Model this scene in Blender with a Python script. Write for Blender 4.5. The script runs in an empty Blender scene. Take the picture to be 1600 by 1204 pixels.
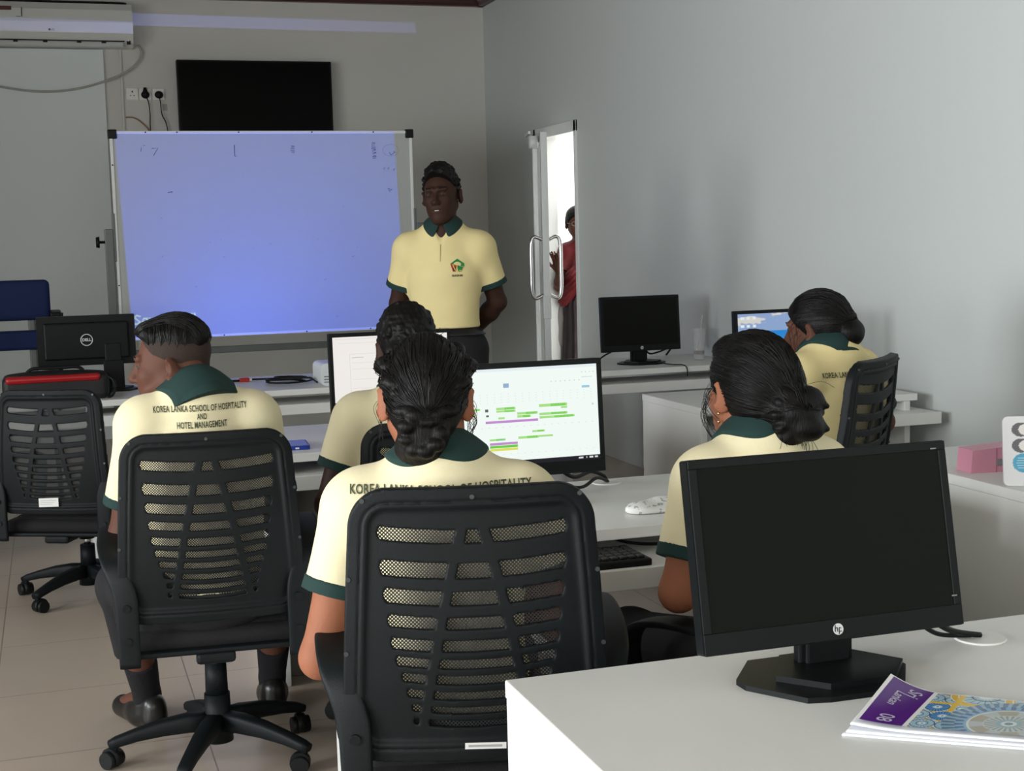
import bpy, bmesh, math, random
import numpy as np
from mathutils import Vector, Matrix, noise as mnoise
from mathutils.bvhtree import BVHTree
PI = math.pi
C = bpy.context.scene.collection
SC = bpy.context.scene
random.seed(4)

# ---------------------------------------------------------------- camera
cam_data = bpy.data.cameras.new('camera')
cam_data.lens = 49.5
cam_data.sensor_width = 36.0
cam_data.clip_start = 0.05
cam_data.clip_end = 200
camera = bpy.data.objects.new('camera', cam_data)
C.objects.link(camera)
_f = 2200.0
_a = Vector((75 - 800, -(390 - 602), -_f)).normalized()          # world +Y (depth) in camera space
_ax, _ay = 75 - 800.0, 390 - 602.0
_t = -(_ax * _ax + _ay * _ay + _f * _f) / (_ax - 0.0256 * _ay)
_vx = (75 + _t - 800, 390 - 0.0256 * _t - 602)
_b = Vector((_vx[0], -_vx[1], -_f)).normalized()                   # world +X in camera space
_c = _b.cross(_a)
camera.matrix_world = Matrix.Translation((0, 0, 1.42)) @ Matrix((_b, _a, _c)).to_4x4()
SC.camera = camera

# ---------------------------------------------------------------- world, lights, exposure
SC.view_settings.view_transform = 'Standard'
SC.view_settings.look = 'None'
SC.view_settings.gamma = 1.0
SC.view_settings.use_curve_mapping = False
SC.view_settings.exposure = 0.05
world = bpy.data.worlds.new('sky')
SC.world = world
world.use_nodes = True
world.node_tree.nodes['Background'].inputs[0].default_value = (1.0, 0.985, 0.95, 1)
world.node_tree.nodes['Background'].inputs[1].default_value = 2.6

def area_light(name, loc, rot, sx, sy, power, col):
    l = bpy.data.lights.new(name, 'AREA')
    l.shape = 'RECTANGLE'
    l.size = sx
    l.size_y = sy
    l.energy = power
    l.color = col
    o = bpy.data.objects.new(name, l)
    C.objects.link(o)
    o.location = loc
    o.rotation_euler = rot
    return o

XL, XR, YN, YB, ZC = -4.6, 3.38, -3.4, 10.9, 3.24
LEFT_WINDOWS = [(-2.6, -0.8), (0.2, 2.0), (3.0, 4.8)]               # y ranges, on the left wall
REAR_WINDOWS = [(-3.6, -1.4), (-0.4, 1.8)]                          # x ranges, on the wall behind the camera
WZ0, WZ1 = 0.95, 2.45
for (y0, y1), e in zip(LEFT_WINDOWS, (165, 172, 82)):
    area_light('daylight_window', (XL - 0.12, (y0 + y1) / 2, (WZ0 + WZ1) / 2), (0, -PI / 2, 0), WZ1 - WZ0, y1 - y0, e, (0.93, 0.97, 1.0)).data.spread = math.radians(135)
for (x0, x1), e in zip(REAR_WINDOWS, (26, 42)):
    area_light('daylight_window', ((x0 + x1) / 2, YN - 0.12, (WZ0 + WZ1) / 2), (PI / 2, 0, 0), x1 - x0, WZ1 - WZ0, e, (1.0, 0.97, 0.92))

# ---------------------------------------------------------------- materials
MATS = {}
M_yellow2 = None
def mat(name, col, rough=0.5, metal=0.0, bump=0.0, bscale=50.0, var=0.0, vscale=8.0, coat=0.0, spec=0.5, stretch=None, trans=0.0, ior=1.45, sheen=0.0):
    if name in MATS: return MATS[name]
    m = bpy.data.materials.new(name); m.use_nodes = True
    nt = m.node_tree; N = nt.nodes; L = nt.links
    b = N['Principled BSDF']
    b.inputs['Base Color'].default_value = (*col, 1)
    b.inputs['Roughness'].default_value = rough
    b.inputs['Metallic'].default_value = metal
    b.inputs['Specular IOR Level'].default_value = spec
    b.inputs['Coat Weight'].default_value = coat
    b.inputs['Transmission Weight'].default_value = trans
    b.inputs['IOR'].default_value = ior
    b.inputs['Sheen Weight'].default_value = sheen
    tc = N.new('ShaderNodeTexCoord')
    mp = N.new('ShaderNodeMapping'); L.new(tc.outputs['Object'], mp.inputs[0])
    if stretch: mp.inputs['Scale'].default_value = stretch
    if var > 0:
        n = N.new('ShaderNodeTexNoise'); n.inputs['Scale'].default_value = vscale; n.inputs['Detail'].default_value = 4
        L.new(mp.outputs[0], n.inputs['Vector'])
        r = N.new('ShaderNodeMapRange'); r.inputs['To Min'].default_value = 1 - var; r.inputs['To Max'].default_value = 1 + var
        L.new(n.outputs['Fac'], r.inputs['Value'])
        x = N.new('ShaderNodeVectorMath'); x.operation = 'SCALE'; x.inputs[0].default_value = col
        L.new(r.outputs[0], x.inputs['Scale']); L.new(x.outputs[0], b.inputs['Base Color'])
    if bump > 0:
        n2 = N.new('ShaderNodeTexNoise'); n2.inputs['Scale'].default_value = bscale; n2.inputs['Detail'].default_value = 3
        L.new(mp.outputs[0], n2.inputs['Vector'])
        bp = N.new('ShaderNodeBump'); bp.inputs['Strength'].default_value = bump; bp.inputs['Distance'].default_value = 0.002
        L.new(n2.outputs['Fac'], bp.inputs['Height']); L.new(bp.outputs[0], b.inputs['Normal'])
    MATS[name] = m
    return m

def mat_emit(name, col, s):
    if name in MATS: return MATS[name]
    m = bpy.data.materials.new(name); m.use_nodes = True
    nt = m.node_tree; nt.nodes.clear()
    e = nt.nodes.new('ShaderNodeEmission'); e.inputs[0].default_value = (*col, 1); e.inputs[1].default_value = s
    tc = nt.nodes.new('ShaderNodeTexCoord'); n = nt.nodes.new('ShaderNodeTexNoise'); n.inputs['Scale'].default_value = 3
    nt.links.new(tc.outputs['Object'], n.inputs['Vector'])
    r = nt.nodes.new('ShaderNodeMapRange'); r.inputs['To Min'].default_value = s * 0.97; r.inputs['To Max'].default_value = s * 1.03
    nt.links.new(n.outputs['Fac'], r.inputs['Value']); nt.links.new(r.outputs[0], e.inputs[1])
    o = nt.nodes.new('ShaderNodeOutputMaterial'); nt.links.new(e.outputs[0], o.inputs[0])
    MATS[name] = m
    return m

def mat_attr(name, emit=0.0, rough=0.4):
    if name in MATS: return MATS[name]
    m = bpy.data.materials.new(name); m.use_nodes = True
    nt = m.node_tree; b = nt.nodes['Principled BSDF']
    a = nt.nodes.new('ShaderNodeAttribute'); a.attribute_name = 'Col'
    if emit > 0:
        b.inputs['Base Color'].default_value = (0.01, 0.01, 0.01, 1); b.inputs['Specular IOR Level'].default_value = 0.08
        nt.links.new(a.outputs['Color'], b.inputs['Emission Color']); b.inputs['Emission Strength'].default_value = emit
    else:
        nt.links.new(a.outputs['Color'], b.inputs['Base Color'])
    b.inputs['Roughness'].default_value = rough
    MATS[name] = m
    return m

M_wall = mat('wall_paint', (0.62, 0.615, 0.585), 0.65, bump=0.12, bscale=60, var=0.03, vscale=1.2)
M_wallr = mat('wall_paint_cool', (0.595, 0.63, 0.615), 0.6, bump=0.12, bscale=60, var=0.03, vscale=1.0)
M_panelw = mat('smooth_wall_paint', (0.72, 0.78, 0.79), 0.5, bump=0.05, bscale=60, var=0.02, vscale=1.0)
M_wood_c = mat('ceiling_wood', (0.06, 0.02, 0.018), 0.35, var=0.3, vscale=6, stretch=(1, 12, 1))
M_ceil = mat('ceiling_board', (0.34, 0.32, 0.29), 0.8, var=0.04)
M_white = mat('white_melamine', (0.74, 0.745, 0.72), 0.38, bump=0.03, bscale=200, var=0.02)
M_black = mat('black_plastic', (0.006, 0.007, 0.0075), 0.45, bump=0.15, bscale=400, spec=0.25)
M_chair = mat('chair_plastic', (0.0060, 0.0082, 0.0092), 0.5, bump=0.25, bscale=500, var=0.2, vscale=14, spec=0.20)
M_seat = mat('seat_fabric', (0.008, 0.008, 0.009), 0.9, bump=0.6, bscale=600)
M_net_frame = M_chair
M_steel = mat('chrome', (0.6, 0.6, 0.6), 0.18, metal=1.0, var=0.05)
M_grey_metal = mat('grey_metal', (0.13, 0.145, 0.14), 0.45, metal=0.3, var=0.08)
M_alu = mat('white_aluminium', (0.72, 0.74, 0.73), 0.35, var=0.03)
M_shirt = mat('yellow_knit', (0.80, 0.725, 0.47), 0.85, bump=0.35, bscale=900, var=0.05, vscale=10, sheen=0.1)
M_shirt2 = mat('yellow_knit_far_light', (0.78, 0.66, 0.33), 0.85, bump=0.35, bscale=900, var=0.05, vscale=10)  # same polo knit; yellower tone paints in the different light on far shirts
M_green = mat('green_knit', (0.008, 0.034, 0.030), 0.85, bump=0.5, bscale=700, var=0.1)
M_trouser = mat('black_cloth', (0.009, 0.009, 0.011), 0.85, bump=0.4, bscale=500, var=0.2)
M_hair = mat('black_hair', (0.0035, 0.003, 0.003), 0.5, bump=0.8, bscale=90, stretch=(3, 3, 0.6), spec=0.22)
M_hairs = mat('black_hair_strand', (0.005, 0.0045, 0.0045), 0.42, var=0.3, spec=0.3)
M_leather = mat('black_leather', (0.012, 0.011, 0.011), 0.3, bump=0.2, bscale=90)
M_sock = mat('black_sock', (0.006, 0.006, 0.008), 0.95, bump=0.5, bscale=300)
M_thread = mat('dark_thread', (0.06, 0.075, 0.04), 0.8, var=0.1)

# ---------------------------------------------------------------- mesh helpers
def link(o, parent=None):
    C.objects.link(o)
    if parent is not None: o.parent = parent
    return o

def tag(o, label=None, cat=None, group=None, kind=None):
    if label: o['label'] = label
    if cat: o['category'] = cat
    if group: o['group'] = group
    if kind: o['kind'] = kind
    return o

def thing(name, label, cat, loc=(0, 0, 0), rotz=0.0, group=None):
    o = bpy.data.objects.new(name, None)
    C.objects.link(o); o.location = loc; o.rotation_euler = (0, 0, rotz); o.empty_display_size = 0.1
    return tag(o, label, cat, group)

def mesh_obj(name, verts, faces, m, parent=None, smooth=False):
    me = bpy.data.meshes.new(name)
    me.from_pydata([tuple(v) for v in verts], [], [tuple(int(i) for i in f) for f in faces])
    me.update()
    if m is not None: me.materials.append(m)
    if smooth: me.polygons.foreach_set('use_smooth', [True] * len(me.polygons))
    return link(bpy.data.objects.new(name, me), parent)

def np_obj(name, V, Q, m, parent=None, smooth=True):
    me = bpy.data.meshes.new(name)
    n = len(Q); k = Q.shape[1]
    me.vertices.add(len(V)); me.vertices.foreach_set('co', V.astype(np.float32).ravel())
    me.loops.add(n * k); me.loops.foreach_set('vertex_index', Q.astype(np.int32).ravel())
    me.polygons.add(n); me.polygons.foreach_set('loop_start', np.arange(0, n * k, k, dtype=np.int32))
    me.polygons.foreach_set('use_smooth', np.full(n, smooth))
    me.update(calc_edges=True)
    if m is not None: me.materials.append(m)
    return link(bpy.data.objects.new(name, me), parent)

class MB:
    """collects simple shapes into one mesh"""
    def __init__(s): s.bm = bmesh.new()
    def box(s, lo, hi, bev=0.0, rot=None, seg=2):
        lo, hi = Vector(lo), Vector(hi); c = (lo + hi) / 2; d = hi - lo
        t = bmesh.new()
        bmesh.ops.create_cube(t, size=1.0)
        bmesh.ops.scale(t, vec=d, verts=t.verts)
        if bev > 0: bmesh.ops.bevel(t, geom=list(t.edges), offset=min(bev, min(d) * 0.49), segments=seg, profile=0.5, affect='EDGES')
        if rot is not None: bmesh.ops.transform(t, matrix=rot, verts=t.verts)
        bmesh.ops.translate(t, vec=c, verts=t.verts)
        s._merge(t); return s
    def _merge(s, t):
        me = bpy.data.meshes.new('tmp'); t.to_mesh(me); t.free(); s.bm.from_mesh(me); bpy.data.meshes.remove(me)
    def cyl(s, a, b, r0, r1=None, n=20, cap=True):
        a, b = Vector(a), Vector(b); r1 = r0 if r1 is None else r1
        d = b - a; q = d.to_track_quat('Z', 'Y').to_matrix()
        A, B = [], []
        for i in range(n):
            v = q @ Vector((math.cos(2 * PI * i / n), math.sin(2 * PI * i / n), 0))
            A.append(s.bm.verts.new(a + v * r0)); B.append(s.bm.verts.new(b + v * r1))
        for i in range(n):
            f = s.bm.faces.new((A[i], A[(i + 1) % n], B[(i + 1) % n], B[i])); f.smooth = True
        if cap: s.bm.faces.new(A[::-1]); s.bm.faces.new(B)
        return s
    def tube(s, pts, r, n=8):
        pts = [Vector(p) for p in pts]; rings = []
        up = Vector((0.13, 0.31, 0.94))
        for i, p in enumerate(pts):
            d = (pts[min(i + 1, len(pts) - 1)] - pts[max(i - 1, 0)]).normalized()
            x = d.cross(up)
            if x.length < 1e-3: x = d.cross(Vector((1, 0, 0)))
            x.normalize(); y = d.cross(x); up = -y if False else up
            rr = r[i] if hasattr(r, '__len__') else r
            rings.append([s.bm.verts.new(p + (x * math.cos(2 * PI * k / n) + y * math.sin(2 * PI * k / n)) * rr) for k in range(n)])
        for A, B in zip(rings, rings[1:]):
            for k in range(n):
                f = s.bm.faces.new((A[k], A[(k + 1) % n], B[(k + 1) % n], B[k])); f.smooth = True
        s.bm.faces.new(rings[0][::-1]); s.bm.faces.new(rings[-1])
        return s
    def sweep(s, pts, wv, w, t, n=4):
        """flat strap: centre points, width vectors, widths, thickness"""
        pts = [Vector(p) for p in pts]; rings = []
        for i, p in enumerate(pts):
            d = (pts[min(i + 1, len(pts) - 1)] - pts[max(i - 1, 0)]).normalized()
            x = Vector(wv[i]); x = (x - d * x.dot(d)).normalized(); y = d.cross(x)
            ww = (w[i] if hasattr(w, '__len__') else w) / 2; tt = (t[i] if hasattr(t, '__len__') else t) / 2
            ring = []
            for k in range(16):
                a = 2 * PI * k / 16; cs, sn = math.cos(a), math.sin(a)
                ring.append(s.bm.verts.new(p + x * ww * math.copysign(abs(cs) ** 0.45, cs) + y * tt * math.copysign(abs(sn) ** 0.6, sn)))
            rings.append(ring)
        for A, B in zip(rings, rings[1:]):
            for k in range(16):
                f = s.bm.faces.new((A[k], A[(k + 1) % 16], B[(k + 1) % 16], B[k])); f.smooth = True
        s.bm.faces.new(rings[0][::-1]); s.bm.faces.new(rings[-1])
        return s
    def prism(s, poly, axis, a, b):
        """polygon of 2D points extruded along axis ('x','y','z') from a to b"""
        def P(u, v, h):
            return {'x': (h, u, v), 'y': (u, h, v), 'z': (u, v, h)}[axis]
        A = [s.bm.verts.new(P(u, v, a)) for u, v in poly]; B = [s.bm.verts.new(P(u, v, b)) for u, v in poly]
        n = len(poly)
        for i in range(n): s.bm.faces.new((A[i], A[(i + 1) % n], B[(i + 1) % n], B[i]))
        s.bm.faces.new(A[::-1]); s.bm.faces.new(B); return s
    def sphere(s, c, r, sc=(1, 1, 1), n=16):
        t = bmesh.new(); bmesh.ops.create_uvsphere(t, u_segments=n, v_segments=n // 2 + 2, radius=r)
        bmesh.ops.scale(t, vec=sc, verts=t.verts); bmesh.ops.translate(t, vec=Vector(c), verts=t.verts)
        for f in t.faces: f.smooth = True
        s._merge(t); return s
    def xf(s, M):
        bmesh.ops.transform(s.bm, matrix=M, verts=s.bm.verts); return s
    def build(s, name, m, parent=None, smooth=None):
        bmesh.ops.recalc_face_normals(s.bm, faces=s.bm.faces)
        if smooth is not None:
            for f in s.bm.faces: f.smooth = smooth
        me = bpy.data.meshes.new(name); s.bm.to_mesh(me); s.bm.free()
        if m is not None: me.materials.append(m)
        return link(bpy.data.objects.new(name, me), parent)

def rrect(x0, y0, x1, y1, r, n=5):
    P = []
    for cx, cy, a0 in ((x1 - r, y1 - r, 0), (x0 + r, y1 - r, 90), (x0 + r, y0 + r, 180), (x1 - r, y0 + r, 270)):
        for i in range(n + 1):
            a = math.radians(a0 + 90 * i / n); P.append((cx + r * math.cos(a), cy + r * math.sin(a)))
    return P

def text_mesh(body, size, m, name='lettering', extrude=0.0004, align='CENTER', spacing=1.0, bold=0.0):
    cu = bpy.data.curves.new(name, 'FONT'); cu.body = body; cu.size = size; cu.align_x = align; cu.align_y = 'CENTER'
    cu.extrude = extrude; cu.space_character = spacing; cu.offset = bold; cu.resolution_u = 3
    o = bpy.data.objects.new(name, cu); C.objects.link(o)
    dg = bpy.context.evaluated_depsgraph_get(); me = bpy.data.meshes.new_from_object(o.evaluated_get(dg))
    bpy.data.objects.remove(o)
    me.materials.clear(); me.materials.append(m)
    return me

def place_text(body, size, m, parent, loc, rot, name='lettering', **k):
    o = bpy.data.objects.new(name, text_mesh(body, size, m, name, **k)); link(o, parent)
    o.location = loc; o.rotation_euler = rot
    return o

def smooth_path(pts, n=6):
    """Catmull-Rom"""
    P = [Vector(p) for p in pts]; out = []
    for i in range(len(P) - 1):
        p0, p1, p2, p3 = P[max(i - 1, 0)], P[i], P[i + 1], P[min(i + 2, len(P) - 1)]
        for k in range(n):
            t = k / n
            out.append(0.5 * ((2 * p1) + (-p0 + p2) * t + (2 * p0 - 5 * p1 + 4 * p2 - p3) * t * t + (-p0 + 3 * p1 - 3 * p2 + p3) * t ** 3))
    out.append(P[-1]); return out

def copy_tree(o, parent=None):
    c = o.copy(); C.objects.link(c); c.parent = parent
    for ch in list(o.children): copy_tree(ch, c)
    return c

def canvas(name, nx, ny, posfn, colfn, m, parent=None, thickness=0.0):
    """grid surface carrying its own printed colours; posfn(u,v)->xyz arrays, colfn(u,v)->rgb arrays"""
    u, v = np.meshgrid(np.linspace(0, 1, nx), np.linspace(0, 1, ny), indexing='ij')
    P = np.stack(posfn(u, v), -1).reshape(-1, 3)
    i, j = np.meshgrid(np.arange(nx - 1), np.arange(ny - 1), indexing='ij')
    a = (i * ny + j).ravel(); Q = np.stack([a, a + ny, a + ny + 1, a + 1], -1)
    o = np_obj(name, P, Q, m, parent)
    col = np.ones((nx * ny, 4), np.float32); col[:, :3] = np.stack(colfn(u, v), -1).reshape(-1, 3)
    at = o.data.color_attributes.new('Col', 'FLOAT_COLOR', 'POINT'); at.data.foreach_set('color', col.ravel())
    return o

# ---------------------------------------------------------------- signed distance modelling
def wob(X, Y, Z, s, seed=0, n=7):
    r = np.random.RandomState(seed); o = 0
    for i in range(n):
        d = r.normal(size=3); d /= np.linalg.norm(d); k = s * r.uniform(0.6, 1.6)
        o = o + np.sin(k * (d[0] * X + d[1] * Y + d[2] * Z) + r.uniform(0, 6.28))
    return o / n

def axis(lo, hi, hc, fine=()):
    """non-uniform samples: step hc, or the step of the fine range (a, b, h) one is in"""
    out = [lo]
    while out[-1] < hi:
        x = out[-1]; h = hc
        for a, b, hf in fine:
            if a <= x <= b: h = min(h, hf)
        out.append(x + h)
    return np.array(out)

class Prim:
    def __init__(s, kind, k=0.01, F=None, tag='', **p):
        s.kind, s.k, s.p, s.tag = kind, k, p, tag
        s.R = np.eye(3) if F is None else np.array(F.to_3x3()); s.t = np.zeros(3) if F is None else np.array(F.translation)
    def bbox(s, inf):
        p = s.p
        if s.kind == 'cone':
            a, b = np.array(p['a']), np.array(p['b']); r = max(p['ra'], p['rb']) + inf
            A, B = s.R @ a + s.t, s.R @ b + s.t
            return np.minimum(A, B) - r, np.maximum(A, B) + r
        r = np.array(p['r']); c = s.R @ np.array(p['c']) + s.t
        q = s.R @ (p['Q'] if 'Q' in p else np.eye(3))
        e = np.sqrt(((q * (r + inf)) ** 2).sum(1)); return c - e, c + e
    def dist(s, X, Y, Z, inf):
        p = s.p; R = s.R; x = X - s.t[0]; y = Y - s.t[1]; z = Z - s.t[2]
        x, y, z = R[0, 0] * x + R[1, 0] * y + R[2, 0] * z, R[0, 1] * x + R[1, 1] * y + R[2, 1] * z, R[0, 2] * x + R[1, 2] * y + R[2, 2] * z
        if s.kind == 'cone':
            a, b = np.array(p['a'], float), np.array(p['b'], float); d = b - a; L2 = max(d @ d, 1e-9)
            x = x - a[0]; y = y - a[1]; z = z - a[2]
            t = np.clip((x * d[0] + y * d[1] + z * d[2]) / L2, 0, 1)
            fl = p.get('flat', (1, 1, 1))
            D = np.sqrt(((x - t * d[0]) / fl[0]) ** 2 + ((y - t * d[1]) / fl[1]) ** 2 + ((z - t * d[2]) / fl[2]) ** 2) - (p['ra'] + t * (p['rb'] - p['ra'])) - inf
            return D * min(fl)
        c = p['c']; r = np.array(p['r']) + inf
        x = x - c[0]; y = y - c[1]; z = z - c[2]
        if 'Q' in p:
            Q = p['Q']; x, y, z = Q[0, 0] * x + Q[1, 0] * y + Q[2, 0] * z, Q[0, 1] * x + Q[1, 1] * y + Q[2, 1] * z, Q[0, 2] * x + Q[1, 2] * y + Q[2, 2] * z
        if s.kind == 'box':
            e = p.get('e', 0.01)
            qx = abs(x) - r[0] + e; qy = abs(y) - r[1] + e; qz = abs(z) - r[2] + e
            return np.sqrt(np.maximum(qx, 0) ** 2 + np.maximum(qy, 0) ** 2 + np.maximum(qz, 0) ** 2) + np.minimum(np.maximum(np.maximum(qx, qy), qz), 0) - e
        k0 = np.sqrt((x / r[0]) ** 2 + (y / r[1]) ** 2 + (z / r[2]) ** 2); k1 = np.sqrt((x / r[0] ** 2) ** 2 + (y / r[1] ** 2) ** 2 + (z / r[2] ** 2) ** 2)
        return k0 * (k0 - 1) / np.maximum(k1, 1e-6)

class Field:
    def __init__(s, xs, ys, zs):
        s.ax = [np.asarray(xs), np.asarray(ys), np.asarray(zs)]
        s.D = np.full((len(xs), len(ys), len(zs)), 0.5, np.float32)
    def grid(s, sl=None):
        x, y, z = s.ax
        if sl is not None: x, y, z = x[sl[0]], y[sl[1]], z[sl[2]]
        return x[:, None, None], y[None, :, None], z[None, None, :]
    def _sl(s, lo, hi, m):
        out = []
        for a, l, h in zip(s.ax, lo, hi):
            i = max(np.searchsorted(a, l - m) - 1, 0); j = min(np.searchsorted(a, h + m) + 1, len(a))
            if j <= i: return None
            out.append(slice(i, j))
        return tuple(out)
    def add(s, pr, inf=0.0, sub=False, clip=None):
        k = pr.k; lo, hi = pr.bbox(inf); sl = s._sl(lo, hi, k + 0.03)
        if sl is None: return s
        X, Y, Z = s.grid(sl)
        d = pr.dist(X, Y, Z, inf)
        if clip is not None:
            for (n, c) in clip: d = np.maximum(d, n[0] * X + n[1] * Y + n[2] * Z - c)
        A = s.D[sl]
        if sub:
            d = -d; h = np.maximum(k - np.abs(A - d), 0) / max(k, 1e-6); s.D[sl] = np.maximum(A, d) + h * h * k * 0.25
        else:
            h = np.maximum(k - np.abs(A - d), 0) / max(k, 1e-6); s.D[sl] = np.minimum(A, d) - h * h * k * 0.25
        return s
    def cut(s, n, c):
        X, Y, Z = s.grid(); s.D = np.maximum(s.D, (n[0] * X + n[1] * Y + n[2] * Z - c).astype(np.float32)); return s
    def mesh(s):
        D = s.D.copy()
        D[0] = D[-1] = 0.5; D[:, 0] = D[:, -1] = 0.5; D[:, :, 0] = D[:, :, -1] = 0.5
        ins = D < 0
        nx, ny, nz = [n - 1 for n in D.shape]
        cnt = np.zeros((nx, ny, nz), np.int8)
        for i in (0, 1):
            for j in (0, 1):
                for k in (0, 1): cnt += ins[i:i + nx, j:j + ny, k:k + nz]
        act = (cnt > 0) & (cnt < 8)
        I = np.argwhere(act); idx = np.full(act.shape, -1, np.int64); idx[act] = np.arange(len(I))
        acc = np.zeros((len(I), 3)); num = np.zeros(len(I))
        off = [(a, b, c) for a in (0, 1) for b in (0, 1) for c in (0, 1)]
        ax = s.ax
        for ia, a in enumerate(off):
            for b in off[ia + 1:]:
                if sum(abs(p - q) for p, q in zip(a, b)) != 1: continue
                ca = I + a; cb = I + b
                da = D[ca[:, 0], ca[:, 1], ca[:, 2]]; db = D[cb[:, 0], cb[:, 1], cb[:, 2]]
                m = (da < 0) != (db < 0); t = np.where(m, da / np.where(m, da - db, 1), 0)
                t = np.clip(t, 0.02, 0.98)
                pa = np.stack([ax[q][ca[:, q]] for q in range(3)], -1); pb = np.stack([ax[q][cb[:, q]] for q in range(3)], -1)
                acc[m] += (pa + (pb - pa) * t[:, None])[m]; num[m] += 1
        V = acc / num[:, None]
        quads = []
        for d in range(3):
            e, f = (d + 1) % 3, (d + 2) % 3
            n = [D.shape[0], D.shape[1], D.shape[2]]
            sA = [slice(1, n[q] - 1) for q in range(3)]; sA[d] = slice(0, n[d] - 1)
            sB = list(sA); sB[d] = slice(1, n[d])
            A = ins[tuple(sA)]; B = ins[tuple(sB)]
            ch = np.argwhere(A != B)
            if not len(ch): continue
            fl = A[ch[:, 0], ch[:, 1], ch[:, 2]]
            base = ch + [sA[0].start, sA[1].start, sA[2].start]
            def g(de, df):
                q = base.copy(); q[:, e] += de; q[:, f] += df; return idx[q[:, 0], q[:, 1], q[:, 2]]
            Q = np.stack([g(-1, -1), g(0, -1), g(0, 0), g(-1, 0)], -1)
            Q[~fl] = Q[~fl][:, ::-1]; quads.append(Q)
        Q = np.concatenate(quads); Q = Q[(Q >= 0).all(1)]
        return V, Q
    def build(s, name, m, parent=None):
        V, Q = s.mesh(); return np_obj(name, V, Q, m, parent)

def cone(a, b, ra, rb=None, k=0.02, F=None, **q): return Prim('cone', k, F, a=a, b=b, ra=ra, rb=ra if rb is None else rb, **q)
def ell(c, r, k=0.02, F=None, Q=None, **q):
    if Q is not None: q['Q'] = np.array(Q.to_3x3())
    return Prim('ell', k, F, c=c, r=r, **q)
def rbox(c, r, e=0.01, k=0.005, F=None, Q=None):
    q = {} if Q is None else {'Q': np.array(Q.to_3x3())}
    return Prim('box', k, F, c=c, r=r, e=e, **q)
# ================================================================= THE SETTING
def struct(name, o): o.name = name; o['kind'] = 'structure'; return o
def mat_floor():
    m = bpy.data.materials.new('floor_tiles'); m.use_nodes = True
    nt = m.node_tree; N = nt.nodes; L = nt.links; b = N['Principled BSDF']
    tc = N.new('ShaderNodeTexCoord'); mp = N.new('ShaderNodeMapping'); L.new(tc.outputs['Object'], mp.inputs[0])
    mp.inputs['Location'].default_value = (0.24, 0.12, 0)
    br = N.new('ShaderNodeTexBrick'); L.new(mp.outputs[0], br.inputs['Vector'])
    br.offset = 0.0; br.inputs['Scale'].default_value = 1.0; br.inputs['Brick Width'].default_value = 0.6; br.inputs['Row Height'].default_value = 0.6
    br.inputs['Mortar Size'].default_value = 0.0022; br.inputs['Mortar Smooth'].default_value = 0.1
    br.inputs['Color1'].default_value = (0.47, 0.395, 0.325, 1); br.inputs['Color2'].default_value = (0.50, 0.42, 0.345, 1); br.inputs['Mortar'].default_value = (0.24, 0.19, 0.15, 1)
    n = N.new('ShaderNodeTexNoise'); n.inputs['Scale'].default_value = 3; L.new(tc.outputs['Object'], n.inputs['Vector'])
    r = N.new('ShaderNodeMapRange'); r.inputs['To Min'].default_value = 0.93; r.inputs['To Max'].default_value = 1.07; L.new(n.outputs['Fac'], r.inputs['Value'])
    x = N.new('ShaderNodeVectorMath'); x.operation = 'SCALE'; L.new(br.outputs['Color'], x.inputs[0]); L.new(r.outputs[0], x.inputs['Scale']); L.new(x.outputs[0], b.inputs['Base Color'])
    b.inputs['Roughness'].default_value = 0.32
    return m
struct('floor', MB().box((XL - 0.2, YN - 0.2, -0.1), (XR + 0.15, YB + 0.2, 0)).build('floor', mat_floor()))
struct('ceiling', MB().box((XL - 0.2, YN - 0.2, ZC + 0.07), (XR + 0.15, YB + 0.2, ZC + 0.17)).build('ceiling', M_ceil))
struct('wall_back', MB().box((XL, YB, 0), (XR, YB + 0.2, ZC + 0.07)).build('w', M_wall))
# the smooth painted stretch of the back wall under the air conditioner
struct('trim_1', MB().box((XL, YB - 0.03, 0), (0.462, YB, 2.86)).build('t', M_panelw))
struct('trim_2', MB().box((0.575, YB - 0.018, 0), (0.592, YB, 2.86), bev=0.003).build('t', M_wall))
DY0, DY1, DZ = 8.86, 9.72, 2.19
w = MB()
w.box((XR, YN, 0), (XR + 0.15, DY0, ZC + 0.07)).box((XR, DY1, 0), (XR + 0.15, YB + 0.2, ZC + 0.07)).box((XR, DY0, DZ), (XR + 0.15, DY1, ZC + 0.07))
struct('wall_right', w.build('w', M_wallr))
def holed(axis, pos, th, lo, hi, holes):
    w = MB()
    def bx(a0, a1, z0, z1):
        if axis == 'x': w.box((pos, a0, z0), (pos + th, a1, z1))
        else: w.box((a0, pos, z0), (a1, pos + th, z1))
    a = lo
    for h0, h1 in holes:
        bx(a, h0, 0, ZC + 0.07); bx(h0, h1, 0, WZ0); bx(h0, h1, WZ1, ZC + 0.07); a = h1
    bx(a, hi, 0, ZC + 0.07); return w
struct('wall_left', holed('x', XL - 0.2, 0.2, YN - 0.2, YB + 0.2, LEFT_WINDOWS).build('w', M_wall))
struct('wall_rear', holed('y', YN - 0.2, 0.2, XL, XR, REAR_WINDOWS).build('w', M_wall))
for i, (y0, y1) in enumerate(LEFT_WINDOWS):
    f = MB()
    for a, b in (((y0, WZ0), (y1, WZ0 + 0.05)), ((y0, WZ1 - 0.05), (y1, WZ1)), ((y0, WZ0), (y0 + 0.05, WZ1)), ((y1 - 0.05, WZ0), (y1, WZ1)), (((y0 + y1) / 2 - 0.025, WZ0), ((y0 + y1) / 2 + 0.025, WZ1))):
        f.box((XL - 0.09, a[0], a[1]), (XL - 0.04, b[0], b[1]))
    struct('window_%d' % (i + 1), f.build('w', M_alu))
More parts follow.
